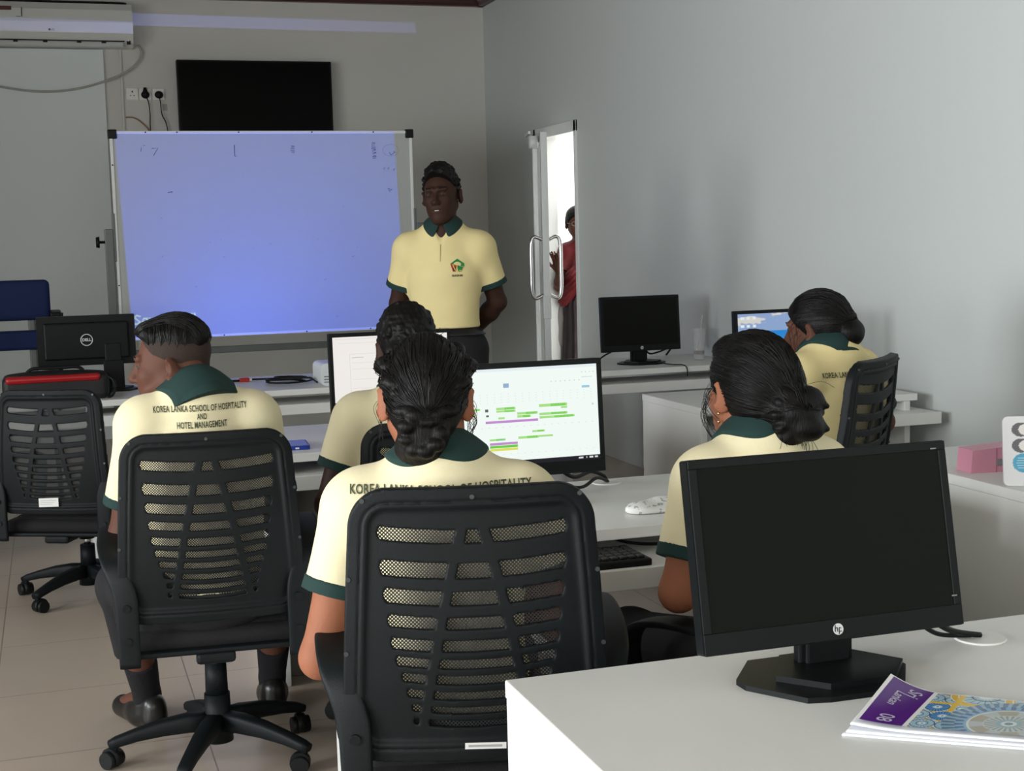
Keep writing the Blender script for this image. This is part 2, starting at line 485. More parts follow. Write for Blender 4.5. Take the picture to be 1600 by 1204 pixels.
for i, (x0, x1) in enumerate(REAR_WINDOWS):
    f = MB()
    for a, b in (((x0, WZ0), (x1, WZ0 + 0.05)), ((x0, WZ1 - 0.05), (x1, WZ1)), ((x0, WZ0), (x0 + 0.05, WZ1)), ((x1 - 0.05, WZ0), (x1, WZ1)), (((x0 + x1) / 2 - 0.025, WZ0), ((x0 + x1) / 2 + 0.025, WZ1))):
        f.box((a[0], YN - 0.09, a[1]), (b[0], YN - 0.04, b[1]))
    struct('window_%d' % (i + 4), f.build('w', M_alu))
# dark wooden cornice
prof = [(0, 0), (0.05, 0), (0.065, 0.02), (0.09, 0.035), (0.10, 0.07), (0, 0.07)]
struct('trim_3', MB().prism([(YB - u, ZC + v) for u, v in prof], 'x', XL, XR).build('t', M_wood_c))
struct('trim_4', MB().prism([(XR - u, ZC + v) for u, v in prof], 'y', YN, YB).build('t', M_wood_c))
struct('trim_5', MB().prism([(XL + u, ZC + v) for u, v in prof], 'y', YN, YB).build('t', M_wood_c))
# outside: a landing beyond the door
struct('floor_outside', MB().box((XR + 0.15, 6.5, -0.1), (XR + 6, 14, -0.005)).build('floor_outside', mat('landing_tiles', (0.75, 0.72, 0.66), 0.5, var=0.05)))

# door frame and open glass leaf with pull handles on both faces
df = MB()
t0 = 0.045
df.box((XR - 0.012, DY0, 0), (XR + 0.15, DY0 + t0, DZ), bev=0.004).box((XR - 0.012, DY1 - t0, 0), (XR + 0.15, DY1, DZ), bev=0.004).box((XR - 0.012, DY0, DZ - 0.075), (XR + 0.15, DY1, DZ), bev=0.004)
frame = struct('door_1', df.build('door_1', M_alu))
HX, HY = XR - 0.02, DY1 - t0                                     # hinge line
ang = math.radians(198.2)                                          # direction of the open leaf, from the hinge
leaf = bpy.data.objects.new('door_2', None); C.objects.link(leaf); leaf['kind'] = 'structure'
leaf.location = (HX, HY, 0.012); leaf.rotation_euler = (0, 0, math.radians(270) - math.radians(14.6))
LW, LH = 0.80, 2.10
f = MB()
f.box((0.0, -0.02, 0), (0.06, 0.02, LH), bev=0.003).box((LW - 0.06, -0.022, 0), (LW, 0.022, LH), bev=0.003).box((0.06, -0.02, LH - 0.06), (LW - 0.06, 0.02, LH), bev=0.003).box((0.06, -0.02, 0), (LW - 0.06, 0.02, 0.10), bev=0.003)
f.build('door_frame', M_alu, leaf)
M_glass = mat('door_glass', (0.9, 0.95, 0.94), 0.02, trans=1.0, ior=1.45, var=0.01)
MB().box((0.06, -0.003, 0.10), (LW - 0.06, 0.003, LH - 0.06)).build('door_glass', M_glass, leaf)
for s in (-1, 1):
    p = smooth_path([(LW - 0.03, s * 0.022, 1.02), (LW - 0.03, s * 0.075, 1.0), (LW - 0.03, s * 0.098, 1.05), (LW - 0.03, s * 0.10, 1.2), (LW - 0.03, s * 0.098, 1.36), (LW - 0.03, s * 0.075, 1.41), (LW - 0.03, s * 0.022, 1.39)], 8)
    MB().tube(p, 0.013, 12).build('door_handle', M_steel, leaf)
MB().box((LW - 0.045, -0.027, 0.86), (LW + 0.004, 0.027, 1.02), bev=0.006).build('door_lock', M_alu, leaf)
MB().cyl((LW - 0.1, -0.06, LH - 0.10), (LW - 0.1, -0.06, LH - 0.02), 0.032, n=18).box((LW - 0.3, -0.08, LH - 0.09), (LW - 0.12, -0.03, LH - 0.03), bev=0.01).box((LW - 0.34, -0.10, LH - 0.01), (LW - 0.03, -0.085, LH + 0.008)).build('door_closer', M_alu, leaf)

# ================================================================= DESKS
def desk(name, label, x0, x1, y0, y1, group=None, tray=(None, None), trayY=None, panels=(), zt=0.755, back=False, shelf=None):
    t = thing(name, label, 'desk', (x0, y0, 0), 0, group)
    W, D = x1 - x0, y1 - y0
    MB().box((0, 0, zt - 0.028), (W, D, zt), bev=0.0025).build('desktop', M_white, t)
    if tray[0] is not None:
        a, b, = tray[0] - x0, tray[1] - x0
        fy = trayY
        m = MB(); m.box((a, fy, zt - 0.110), (b, fy + 0.018, zt - 0.063), bev=0.002); m.box((a, fy + 0.018, zt - 0.085), (b, fy + 0.34, zt - 0.066))
        m.build('keyboard_tray', M_white, t)
    for i, (px, full) in enumerate(panels):
        MB().box((px - x0, 0.0 if full else 0.03, 0), (px - x0 + 0.025, D, zt - 0.0285), bev=0.002).build('side_panel', M_white, t)
    if back: MB().box((0.03, D - 0.10, 0.25), (W - 0.03, D - 0.082, zt - 0.0285)).build('back_panel', M_white, t)
    return t
dn = desk('computer_desk', 'white desk nearest the camera carrying the blank monitor and magazine', 0.62, 2.25, 1.22, 1.98, 'white computer desks', panels=((0.622, True), (2.2, True)), back=False)
MB().box((0.03, 0.70, 0.25), (1.57, 0.72, 0.726)).build('back_panel', M_white, dn)
dc = desk('computer_desk', 'white desk in front of the woman seated mid-frame, holding the calendar screen', 0.645, 1.95, 2.94, 3.56, 'white computer desks', tray=(0.68, 1.92), trayY=-0.14, panels=((0.648, True), (1.92, True)))
dl = desk('computer_desk', 'white desk at the right edge with pencil case and white laptop', 2.285, 3.36, 2.70, 3.62, 'white computer desks', panels=((2.288, True), (3.33, True)))
db = desk('computer_desk', 'white desk before the seated man on the left, with a blue phone on it', 0.64, 1.56, 4.43, 5.12, 'white computer desks', tray=(0.67, 1.52), trayY=-0.06, panels=((0.643, True), (1.53, True)))
MB().box((0.03, 0.10, 0.0), (0.43, 0.55, 0.62), bev=0.003).build('drawer_unit', mat('grey_laminate', (0.30, 0.29, 0.27), 0.5, var=0.05), db)
dr = desk('computer_desk', 'white desk by the right wall under the beach wallpaper screen', 2.335, 3.30, 4.86, 5.42, 'white computer desks', tray=(2.42, 3.33), trayY=-0.12, panels=((2.338, True), (3.24, True)))
da = desk('computer_desk', 'long white front desk on the left carrying bag and projector', -0.95, 1.40, 6.42, 7.16, 'white computer desks', tray=(-0.9, 1.36), trayY=-0.06, panels=((-0.947, True), (0.12, True), (1.37, True)))
de = desk('computer_desk', 'white desk beside the door with a switched-off monitor and drinking glass', 2.38, 3.36, 6.44, 7.10, 'white computer desks', tray=(2.42, 3.34), trayY=-0.06, panels=((2.383, False), (3.33, False)))
for d, pts in ((dn, [(1.40, 1.885)]), (dc, [(1.40, 3.50)])):
    for x, y in pts:
        g = MB().cyl((x - d.location.x, y - d.location.y, 0.7552), (x - d.location.x, y - d.location.y, 0.7582), 0.042, 0.040, 32)
        g.build('cable_grommet', mat('grommet_plastic', (0.78, 0.78, 0.75), 0.35, var=0.02), d)

# ================================================================= MONITORS
M_screen_off = mat('dark_screen', (0.0065, 0.0075, 0.006), 0.32, var=0.1, spec=0.10)
M_bezel = mat('bezel_plastic', (0.005, 0.0065, 0.007), 0.4, bump=0.1, bscale=500, spec=0.22)
M_logo = mat('logo_silver', (0.62, 0.64, 0.64), 0.4, var=0.03)
def monitor(label, loc, rz, tilt, w=0.44, h=0.285, bot=0.085, base=(0.25, 0.17), logo='hp', group=None, screen=None, neck_x=0.0, back_logo=None, name='monitor', chin=0.032, neck=True):
    """faces local -Y; loc = centre of the foot on the desk; bot = height of the panel's lower edge"""
    t = thing(name, label, 'monitor', loc, rz, group)
    MB().prism([(-base[0] / 2, -0.02), (-base[0] * 0.30, -base[1] * 0.52), (-base[0] * 0.18, -base[1] * 0.56), (base[0] * 0.14, -base[1] * 0.57), (base[0] * 0.34, -base[1] * 0.42), (base[0] / 2, -0.02), (base[0] / 2, 0.01), (base[0] * 0.28, base[1] * 0.44), (-base[0] * 0.28, base[1] * 0.44), (-base[0] / 2, 0.01)], 'z', 0.0, 0.008).build('stand_foot', M_bezel, t).location.x = neck_x - (0.022 if base[0] == 0.27 else 0)
    m = MB().prism([(-base[0] * 0.40, -0.02), (-base[0] * 0.2, -base[1] * 0.42), (base[0] * 0.2, -base[1] * 0.42), (base[0] * 0.40, -0.02), (base[0] * 0.2, base[1] * 0.34), (-base[0] * 0.2, base[1] * 0.34)], 'z', 0.008, 0.017)
    m.box((-0.037, 0.012, 0.012), (0.037, 0.034, bot + 0.10), bev=0.004).box((-0.046, 0.020, 0.012), (0.046, 0.040, bot + 0.02), bev=0.004)
    m.build('stand_neck', M_bezel, t).location.x = neck_x
    T = Matrix.Translation((0, 0, bot)) @ Matrix.Rotation(-tilt, 4, 'X')
    hs = MB()
    hs.prism(rrect(-w / 2, 0, w / 2, h, 0.004, 3), 'y', -0.014, 0.010)
    hs.box((-w / 2 + 0.03, 0.010, 0.03), (w / 2 - 0.03, 0.028, h - 0.03), bev=0.012)
    # raised bezel around the picture
    bz = 0.014
    hs.box((-w / 2 + 0.001, -0.0175, 0.001), (w / 2 - 0.001, -0.013, chin), bev=0.001).box((-w / 2 + 0.001, -0.0175, h - bz), (w / 2 - 0.001, -0.013, h - 0.001), bev=0.001)
    hs.box((-w / 2 + 0.001, -0.0175, chin), (-w / 2 + bz, -0.013, h - bz), bev=0.001).box((w / 2 - bz, -0.0175, chin), (w / 2 - 0.001, -0.013, h - bz), bev=0.001)
    hs.xf(T).build('housing', M_bezel, t)
    s = MB().box((-w / 2 + bz, -0.0155, chin), (w / 2 - bz, -0.0145, h - bz)).xf(T).build('screen', M_screen_off if screen is None else screen, t)
    if logo:
        MB().cyl((0, -0.0176, chin * 0.5 + 0.001), (0, -0.0185, chin * 0.5 + 0.001), 0.0085, n=28).xf(T).build('logo', M_logo, t)
        o = place_text(logo, 0.0145, M_bezel, t, (0, 0, 0), (0, 0, 0), 'logo_letters', extrude=0.0002)
        o.matrix_local = T @ Matrix.Translation((0, -0.0188, chin * 0.5 + 0.0015)) @ Matrix.Rotation(PI / 2, 4, 'X') @ Matrix.Shear('XY', 4, (0.2, 0))
    if back_logo:
        R = MB().tube([(0.026 * math.cos(a), 0.0295, h * 0.52 + 0.026 * math.sin(a)) for a in np.linspace(0, 2 * PI, 33)], 0.0022, 6).xf(T).build('logo_ring', M_logo, t)
        o = place_text(back_logo, 0.0185, M_logo, t, (0, 0, 0), (0, 0, 0), 'logo_letters', extrude=0.0008, bold=0.0006)
        o.matrix_local = T @ Matrix.Translation((0, 0.0292, h * 0.52)) @ Matrix.Rotation(PI, 4, 'Z') @ Matrix.Rotation(PI / 2, 4, 'X')
    t['panel'] = 1
    return t, T, (w, h, chin, bz)

mh, T, S = monitor('large switched-off black monitor on the nearest white desk', (1.087, 1.815, 0.755), 0.0, math.radians(11), base=(0.27, 0.20), bot=0.053, group='desktop monitors')
for (x, z, wd) in ((0.197, 0.272, 0.010), (0.207, 0.045, 0.009)):
    MB().box((x - wd / 2, -0.0182, z), (x + wd / 2, -0.0174, z + 0.002)).xf(T).build('marking', mat('grey_print', (0.20, 0.21, 0.21), 0.5, var=0.02), mh)
def patch_screen(t, T, S, rects, emit=1.0, bg=None):
    """lit picture: flat coloured rectangles in screen coordinates (u, v from top left, 0..1)"""
    w, h, chin, bz = S
    X0, X1, Z0, Z1 = -w / 2 + bz, w / 2 - bz, chin, h - bz
    cols = []; me = bpy.data.meshes.new('screen_picture'); V = []; Fc = []; mi = []
    for i, (u0, v0, u1, v1, c) in enumerate(rects):
        if c not in cols: cols.append(c)
        y = -0.0157 - 0.00002 * min(i, 12)
        n = len(V)
        for u, v in ((u0, v1), (u1, v1), (u1, v0), (u0, v0)):
            V.append(T @ Vector((X0 + (X1 - X0) * u, y, Z1 - (Z1 - Z0) * v)))
        Fc.append((n, n + 1, n + 2, n + 3)); mi.append(cols.index(c))
    me.from_pydata([tuple(v) for v in V], [], Fc)
    for c in cols: me.materials.append(mat_emit('lit_' + '_'.join('%02d' % int(q * 99) for q in c), c, emit))
    me.polygons.foreach_set('material_index', mi); me.update()
    scr = [c for c in t.children if c.name.split('.')[0] == 'screen'][0]
    return link(bpy.data.objects.new('screen_picture', me), scr)

W1 = (0.90, 0.97, 0.93); G1 = (0.16, 0.62, 0.06); G2 = (0.40, 0.75, 0.25); PU = (0.55, 0.27, 0.62); GY = (0.62, 0.68, 0.68); LB = (0.30, 0.45, 0.62); YE = (0.72, 0.75, 0.12); DK = (0.12, 0.14, 0.16); TL = (0.35, 0.62, 0.68)
mc, T, S = monitor('monitor showing a white booking calendar with green and purple bars', (1.085, 3.28, 0.755), 0.0, math.radians(4), bot=0.075, group='desktop monitors', logo=None)
rc = [(0, 0, 1, 0.955, W1), (0, 0.955, 1, 1, (0.02, 0.02, 0.025)), (0, 0.0, 1, 0.03, (0.80, 0.88, 0.90)), (0.02, 0.09, 0.2, 0.1, GY)]
rc += [(0.40, 0.155, 0.435, 0.20, LB), (0.9, 0.22, 0.95, 0.245, (0.35, 0.6, 0.75))]
for i in range(7): rc.append((0.70 + i * 0.03, 0.155, 0.707 + i * 0.03, 0.167, GY))
for i in range(4): rc.append((0.90 + i * 0.025, 0.075, 0.907 + i * 0.025, 0.085, GY))
rc += [(0.90, 0.13, 0.97, 0.136, GY)]
for i in range(22):
    for j in range(4): rc.append((0.03 + i * 0.044, 0.26 + j * 0.028, 0.036 + i * 0.044, 0.267 + j * 0.028, (0.72, 0.78, 0.76)))
    rc.append((0.03 + i * 0.044, 0.60, 0.042 + i * 0.044, 0.607, (0.74, 0.8, 0.78)))
    rc.append((0.03 + i * 0.044, 0.88, 0.04 + i * 0.044, 0.886, (0.76, 0.82, 0.80)))
bars = [(0.35, .40, .47, .425, 1), (0.35, .43, .47, .45, 1), (0.62, .39, .80, .42, 1), (0.76, .425, .80, .445, 2), (0.48, .46, .61, .485, 1), (0.48, .49, .565, .515, 1), (0.62, .48, .80, .505, 1), (0.62, .515, .845, .54, 1), (0.36, .50, .40, .52, 2),
        (0.57, .655, .65, .675, 1), (0.48, .71, .61, .735, 1), (0.61, .71, .70, .73, 2), (0.30, .72, .40, .74, 1), (0.05, .45, .22, .475, 1), (0.1, .40, .25, .42, 1), (0.05, .66, .20, .685, 1)]
for a, b, c, d, k in bars:
    rc.append((a, b, c, d, G2)); rc.append((a + (c - a) * 0.42, b, c - 0.008, d, G1 if k == 1 else G2))
rc += [(0.28, .535, .61, .56, PU), (0.30, .76, .475, .785, PU), (0.30, .79, .475, .815, G1), (0.30, .82, .475, .845, YE), (0.35, .72, .395, .74, TL), (0.28, .41, .30, .44, DK), (0.285, .47, .302, .49, DK), (0.96, .41, .972, .43, GY)]
for a, b in ((0.86, 0.89), (0.91, 0.915), (0.93, 0.955), (0.965, 0.985)): rc.append((a, 0.967, b, 0.985, (0.7, 0.72, 0.72)))
patch_screen(mc, T, S, rc, 0.95)

m3, T, S = monitor('monitor with a blank white form, left of the woman in front', (1.125, 4.83, 0.755), 0.0, math.radians(3), bot=0.065, group='desktop monitors', logo=None)
W2 = (0.88, 0.84, 0.80)
rc = [(0, 0, 1, 0.955, W2), (0, 0.955, 1, 1, (0.02, 0.02, 0.025)), (0.02, 0.03, 0.6, 0.035, GY), (0.05, 0.09, 0.9, 0.094, GY), (0.47, 0.20, 0.56, 0.23, (0.4, 0.42, 0.42)), (0.14, 0.25, 0.95, 0.254, GY), (0.14, 0.25, 0.143, 0.9, GY), (0.16, 0.30, 0.26, 0.31, (0.55, 0.55, 0.55)),
      (0.02, 0.965, 0.04, 0.985, (0.8, 0.8, 0.8))]
for y in (0.38, 0.47, 0.62, 0.75): rc.append((0.16, y, 0.9, y + 0.004, (0.66, 0.66, 0.66)))
patch_screen(m3, T, S, rc, 0.95)

m1, T, S = monitor('switched-off black monitor on the desk beside the door', (2.893, 6.72, 0.755), 0.0, math.radians(4), bot=0.065, group='desktop monitors', base=(0.26, 0.2))
m2, T, S = monitor('monitor showing a blue sky and beach wallpaper, by the right wall', (2.835, 5.12, 0.755), 0.0, math.radians(3), bot=0.063, group='desktop monitors', logo=None)
def wp(u, v):
    y = 1 - v
    sky = np.stack([0.005 + 0.05 * y, 0.17 + 0.17 * y, 0.60 + 0.05 * y], -1)
    n = (wob(u * 1.1 + v * .6, v * 2.6 - u * .5, 0 * u, 9, 3) + 0.6 * wob(u * 1.2, v * 2.5, 0 * u, 22, 5) + 0.35 * wob(u, v * 2, 0 * u, 60, 6))
    c = np.clip((n - 0.30) * 4.0, 0, 1) ** 1.2
    c = np.where(y < 0.3, np.clip(c + 0.4, 0, 1), c)
    out = sky * (1 - c[..., None]) + np.array([0.62, 0.62, 0.58]) * c[..., None] * (0.75 + 0.3 * v[..., None])
    rock = np.zeros_like(u) - 1
    for cx, wd, hh in ((0.52, .05, .36), (0.60, .06, .50), (0.68, .08, .42), (0.80, .1, .55), (0.92, .1, .48)):
        rock = np.maximum(rock, hh * (1 - ((u - cx) / wd) ** 4) - abs(v - 0.34) * 1.0 + 0.04 * wob(u, v, 0 * u, 60, 9) - .25)
    rn = 0.6 + 0.5 * wob(u, v, 0 * u, 70, 2)[..., None]
    out = np.where((rock > 0)[..., None] & (v > 0.34)[..., None], np.array([0.55, 0.17, 0.06]) * rn, out)
    sea = v < 0.34
    s = np.array([0.18, 0.34, 0.36]) * (1 + 0.4 * wob(u * .4, v * 6, 0 * u, 20, 4)[..., None])
    refl = (rock > -0.05)[..., None] & (v < 0.31)[..., None]
    s = np.where(refl, np.array([0.30, 0.10, 0.05]) * rn, s)
    out = np.where(sea[..., None], s, out)
    out = np.where(((v < 0.36) & (v > 0.33))[..., None], np.array([0.75, 0.78, 0.75]), out)
    for i in range(2):
        for j in range(3):
            m = (abs(u - 0.05 - 0.065 * j) < 0.018) & (abs(v - 0.93 + 0.14 * i) < 0.022)
            out = np.where(m[..., None], np.array([0.75, 0.8, 0.85]), out)
    return tuple(np.clip(out[..., i], 0, 1) for i in range(3))
w_, h_, chin_, bz_ = S
def pos2(u, v):
    x = -w_ / 2 + bz_ + (w_ - 2 * bz_) * u; z = chin_ + (h_ - chin_ - bz_) * v; y = np.full_like(u, -0.0160)
    a = -math.radians(3); return x, y * math.cos(a) - z * math.sin(a), z * math.cos(a) + y * math.sin(a) + 0.063
canvas('screen_picture', 150, 90, pos2, wp, mat_attr('lit_wallpaper', emit=0.95), [c for c in m2.children if c.name.startswith('screen')][0])
md, T, S = monitor('black monitor seen from behind on the front desk behind the bag', (0.147, 6.85, 0.755), PI, math.radians(2), h=0.232, bot=0.125, group='desktop monitors', logo=None, back_logo='DELL', neck_x=-0.115, base=(0.22, 0.18))
for o in (mh, mc, m3, m1, m2, md):
    del o['panel']
# ================================================================= MESH CHAIRS
def mat_net():
    m = bpy.data.materials.new('net_fabric'); m.use_nodes = True
    nt = m.node_tree; N = nt.nodes; L = nt.links; b = N['Principled BSDF']
    b.inputs['Base Color'].default_value = (0.015, 0.016, 0.017, 1); b.inputs['Roughness'].default_value = 0.7
    tc = N.new('ShaderNodeTexCoord'); mp = N.new('ShaderNodeMapping'); L.new(tc.outputs['Object'], mp.inputs[0])
    mp.inputs['Rotation'].default_value = (0, PI / 4, 0)
    sx = N.new('ShaderNodeSeparateXYZ'); L.new(mp.outputs[0], sx.inputs[0])
    def frac(o):
        a = N.new('ShaderNodeMath'); a.operation = 'MULTIPLY'; a.inputs[1].default_value = 1 / 0.0046; L.new(o, a.inputs[0])
        f = N.new('ShaderNodeMath'); f.operation = 'FRACT'; L.new(a.outputs[0], f.inputs[0])
        s = N.new('ShaderNodeMath'); s.operation = 'SUBTRACT'; s.inputs[1].default_value = 0.5; L.new(f.outputs[0], s.inputs[0])
        q = N.new('ShaderNodeMath'); q.operation = 'MULTIPLY'; L.new(s.outputs[0], q.inputs[0]); L.new(s.outputs[0], q.inputs[1]); return q
    a, c = frac(sx.outputs['X']), frac(sx.outputs['Z'])
    s = N.new('ShaderNodeMath'); s.operation = 'ADD'; L.new(a.outputs[0], s.inputs[0]); L.new(c.outputs[0], s.inputs[1])
    g = N.new('ShaderNodeMath'); g.operation = 'GREATER_THAN'; g.inputs[1].default_value = 0.100; L.new(s.outputs[0], g.inputs[0])
    L.new(g.outputs[0], b.inputs['Alpha'])
    return m
M_net = mat_net()
def back_y(x, z):                      # surface of the back shell: concave to the sitter, lumbar bulge
    return -0.285 + 0.55 * x * x - 0.02 * np.cos((z - 0.16) * 7.0) * 1.0 - 0.06 * (z - 0.2)
SLOTS = [(.081, .024, .165), (.140, .028, .163), (.188, .026, .158), (.232, .022, .152), (.272, .021, .147), (.304, .018, .139), (.333, .017, .130), (.362, .016, .122), (.389, .0135, .114), (.414, .0135, .112)]
HB = 0.485
def chair_back():
    xs = np.arange(-0.262, 0.264, 0.0026); zs = np.arange(-0.015, HB + 0.016, 0.0026); ys = np.arange(-0.36, -0.19, 0.0034)
    F = Field(xs, ys, zs); X, Y, Z = F.grid()
    hw = 0.236 - 0.026 * np.clip(Z / HB, 0, 1) ** 1.4                    # half width
    r = 0.065
    cz = Z - HB / 2
    qx = np.abs(X) - hw + r; qz = np.abs(cz) - HB / 2 + r
    prof = np.sqrt(np.maximum(qx, 0) ** 2 + np.maximum(qz, 0) ** 2) + np.minimum(np.maximum(qx, qz), 0) - r
    yy = back_y(X, Z)
    th = 0.0045 + 0.0075 / (1 + np.exp(-(prof + 0.036) / 0.0022)) - 0.0030 * np.exp(-((prof + 0.024) / 0.0022) ** 2)
    d = np.maximum(prof, np.abs(Y - yy) - th)
    slots = np.full(prof.shape, 1.0)
    for i, (top, h, half) in enumerate(SLOTS):
        zc = HB - top + 0.010 * ((X / half) ** 2 - 0.5)
        # cut only through the shell by the spines
        ap = HB - 0.052
        t = np.clip((ap - Z) / (ap - 0.06), 0, 1.1)
        sp = 0.010 + 0.085 * t ** 0.8
        spine = np.abs(np.abs(X) - sp) - (0.0088 if top > 0.1 else 0.010)
        q1 = np.abs(X) - half + 0.4 * np.abs(Z - zc) ; q2 = np.abs(Z - zc) - h / 2
        s = np.maximum(np.maximum(q1, q2), -spine) + 0.0008
        slots = np.minimum(slots, s)
    d = np.maximum(d, -slots)
    F.D = np.broadcast_to(d, F.D.shape).astype(np.float32).copy()
    return F
F = chair_back()
V, Q = F.mesh()
chair_back_mesh = np_obj('backrest', V, Q, M_chair).data
bpy.data.objects.remove(bpy.data.objects['backrest'])
def make_chair(label, seat_z, sticker=None, group='black mesh-back office chairs', rec=0.0):
    t = thing('office_chair', label, 'chair', (0, 0, 0), 0, group)
    bo = seat_z + 0.035
    b = link(bpy.data.objects.new('backrest', chair_back_mesh), t); b.location = (0, 0, bo)
    # net stretched in front of the shell
    nx, nz = 25, 25
    u, v = np.meshgrid(np.linspace(-0.19, 0.19, nx), np.linspace(0.04, HB - 0.04, nz), indexing='ij')
    P = np.stack([u, back_y(u, v) + 0.010, v], -1).reshape(-1, 3)
    i, j = np.meshgrid(np.arange(nx - 1), np.arange(nz - 1), indexing='ij'); a = (i * nz + j).ravel()
    n = np_obj('back_net', P, np.stack([a, a + nz, a + nz + 1, a + 1], -1), M_net, t); n.location = (0, 0, bo)
    M_sg = mat('screw_grey', (0.06, 0.07, 0.07), 0.4, metal=0.6, var=0.1)
    for x, z in ((-0.188, HB - .02), (0, HB - .016), (.188, HB - .02), (-.216, .33), (.216, .33), (-.224, .2), (.224, .2)):
        y = float(back_y(np.float64(x), np.float64(z))); MB().cyl((x, y - 0.0145, z + bo), (x, y - 0.009, z + bo), 0.0042, n=12).build('screw', M_sg, t)
    if sticker:
        x, z, w, h, rot = sticker
        y = float(back_y(np.float64(x), np.float64(z))) - 0.0135
        s = MB().box((-w / 2, -0.0006, -h / 2), (w / 2, 0.0006, h / 2)).build('paper_sticker', mat('sticker_paper', (0.72, 0.72, 0.70), 0.6, var=0.04), t)
        s.location = (x, y, z + bo); s.rotation_euler = (math.radians(-3), rot, 0)
        l = MB()
        for k in range(3 if h > 0.02 else 1): l.box((-w * 0.42, -0.0010, h * (0.22 - 0.2 * k) - 0.0008 if h > .02 else -0.002), (w * (0.40 - 0.1 * k), -0.0006, h * (0.22 - 0.2 * k) + 0.0008 if h > .02 else 0.002))
        l.build('printed_line', mat('print_grey', (0.35, 0.35, 0.35), 0.6, var=0.02), s)
    if rec:
        RM = Matrix.Translation((0, -.27, bo)) @ Matrix.Rotation(math.radians(rec), 4, 'X') @ Matrix.Translation((0, .27, -bo))
        for ch in t.children: ch.matrix_basis = RM @ ch.matrix_basis
    MB().box((-0.235, -0.24, seat_z - 0.055), (0.235, 0.235, seat_z), bev=0.026, seg=4).box((-0.20, -0.21, seat_z - 0.03), (0.20, 0.21, seat_z + 0.014), bev=0.02, seg=4).build('seat', M_seat, t, smooth=True)
    MB().box((-0.22, -0.262, seat_z - 0.060), (0.22, 0.20, seat_z - 0.045), bev=0.006).box((-0.07, -0.10, seat_z - 0.095), (0.07, 0.10, seat_z - 0.058), bev=0.012).box((-0.05, -0.272, seat_z - 0.085), (0.05, -0.08, seat_z - 0.055), bev=0.01).build('seat_plate', M_chair, t)
    for s in (-1, 1):
        pts = [(.212, -.288, -.07), (.213, -.290, .03), (.216, -.286, .11), (.232, -.272, .165), (.248, -.238, .200), (.256, -.15, .222), (.258, -.03, .230), (.258, .07, .222), (.257, .135, .195), (.255, .152, .135), (.250, .12, .05), (.240, .06, -.03), (.215, .02, -.052)]
        wv = [(1, .1, 0), (1, .1, 0), (1, .15, 0), (1, .3, .1), (1, .4, .2), (1, .1, .1), (1, 0, 0), (1, 0, 0), (1, 0, 0), (1, .1, 0), (1, .1, 0), (1, .2, 0), (1, .3, 0)]
        wd = [.052, .056, .060, .058, .056, .062, .064, .062, .058, .052, .048, .048, .045]
        pp = smooth_path([(s * x, y, z + seat_z) for x, y, z in pts], 5)
        ww = smooth_path([(s * x, y, z) for x, y, z in wv], 5); wd2 = np.interp(np.linspace(0, 12, len(pp)), range(13), wd)
        a = MB().sweep(pp, ww, list(wd2), 0.017); 
        for z in (0.0, 0.085): a.cyl((s * 0.214, -0.303, seat_z + z), (s * 0.214, -0.292, seat_z + z), 0.0095, n=16)
        a.build('armrest', M_chair, t)
    zc = seat_z - 0.09
    MB().cyl((0, 0, 0.20), (0, 0, zc + 0.01), 0.013, n=20).build('gas_rod', M_steel, t)
    MB().cyl((0, 0, zc - 0.03), (0, 0, zc + 0.02), 0.03, 0.032, 24).build('tilt_housing', M_chair, t); g = MB()
    zt = min(0.28, zc - 0.055)
    g.cyl((0, 0, 0.065), (0, 0, zt - 0.09), 0.037, 0.035, 24).cyl((0, 0, zt - 0.09), (0, 0, zt), 0.031, 0.029, 24)
    g.build('gas_lift', M_chair, t)
    base = MB().cyl((0, 0, 0.055), (0, 0, 0.135), 0.040, 0.036, 24)
    ct = []
    for k in range(5):
        a = 2 * PI * k / 5 - 1.92; d = Vector((math.cos(a), math.sin(a), 0)); wv = Vector((-math.sin(a), math.cos(a), 0))
        pp = [Vector((0, 0, z)) + d * r for r, z in ((.02, .112), (.08, .112), (.15, .104), (.22, .090), (.275, .075), (.295, .068))]
        base.sweep(pp, [wv] * 6, [.052, .050, .044, .038, .036, .030], [.055, .052, .044, .034, .028, .022])
        ct.append(d * 0.28)
    base.build('star_base', M_chair, t)
    for k, p in enumerate(ct):
        a = 1.1 + k * 1.9; dx = Vector((math.cos(a), math.sin(a), 0)); ax = Vector((-dx.y, dx.x, 0)); c = p + dx * 0.012
        m = MB().cyl((p.x, p.y, 0.045), (p.x, p.y, 0.075), 0.009, n=12)
        for s in (-1, 1): m.cyl(Vector((c.x, c.y, 0.026)) + ax * s * 0.007, Vector((c.x, c.y, 0.026)) + ax * s * 0.026, 0.0255, 0.0235, 24)
        m.cyl(Vector((c.x, c.y, 0.030)) - ax * 0.012, Vector((c.x, c.y, 0.030)) + ax * 0.012, 0.028, n=20)
        m.build('caster', M_black, t)
    return t
def put(o, x, y, rz): o.location = (x, y, 0); o.rotation_euler = (0, 0, math.radians(rz)); return o
c_mid = put(make_chair('black mesh-back chair of the woman seated mid-frame, closest to the camera', 0.478, sticker=(0.012, 0.028, 0.072, 0.011, 0.03)), 0.735, 2.575, -13.5)
c_left = put(make_chair('black mesh-back chair of the man seated on the left, feet showing below', 0.435), 0.375, 3.865, -5)
c_empty = put(make_chair('empty black mesh-back chair at far left with a white paper sticker', 0.365, sticker=(-0.005, 0.050, 0.080, 0.034, -0.03)), 0.085, 5.93, -26)
c_stud = put(make_chair('black chair mostly hidden behind the head of the woman mid-frame', 0.40), 1.03, 4.03, -6)
c_right = put(make_chair('black chair half hidden behind the large switched-off monitor', 0.425), 1.385, 2.57, 22)
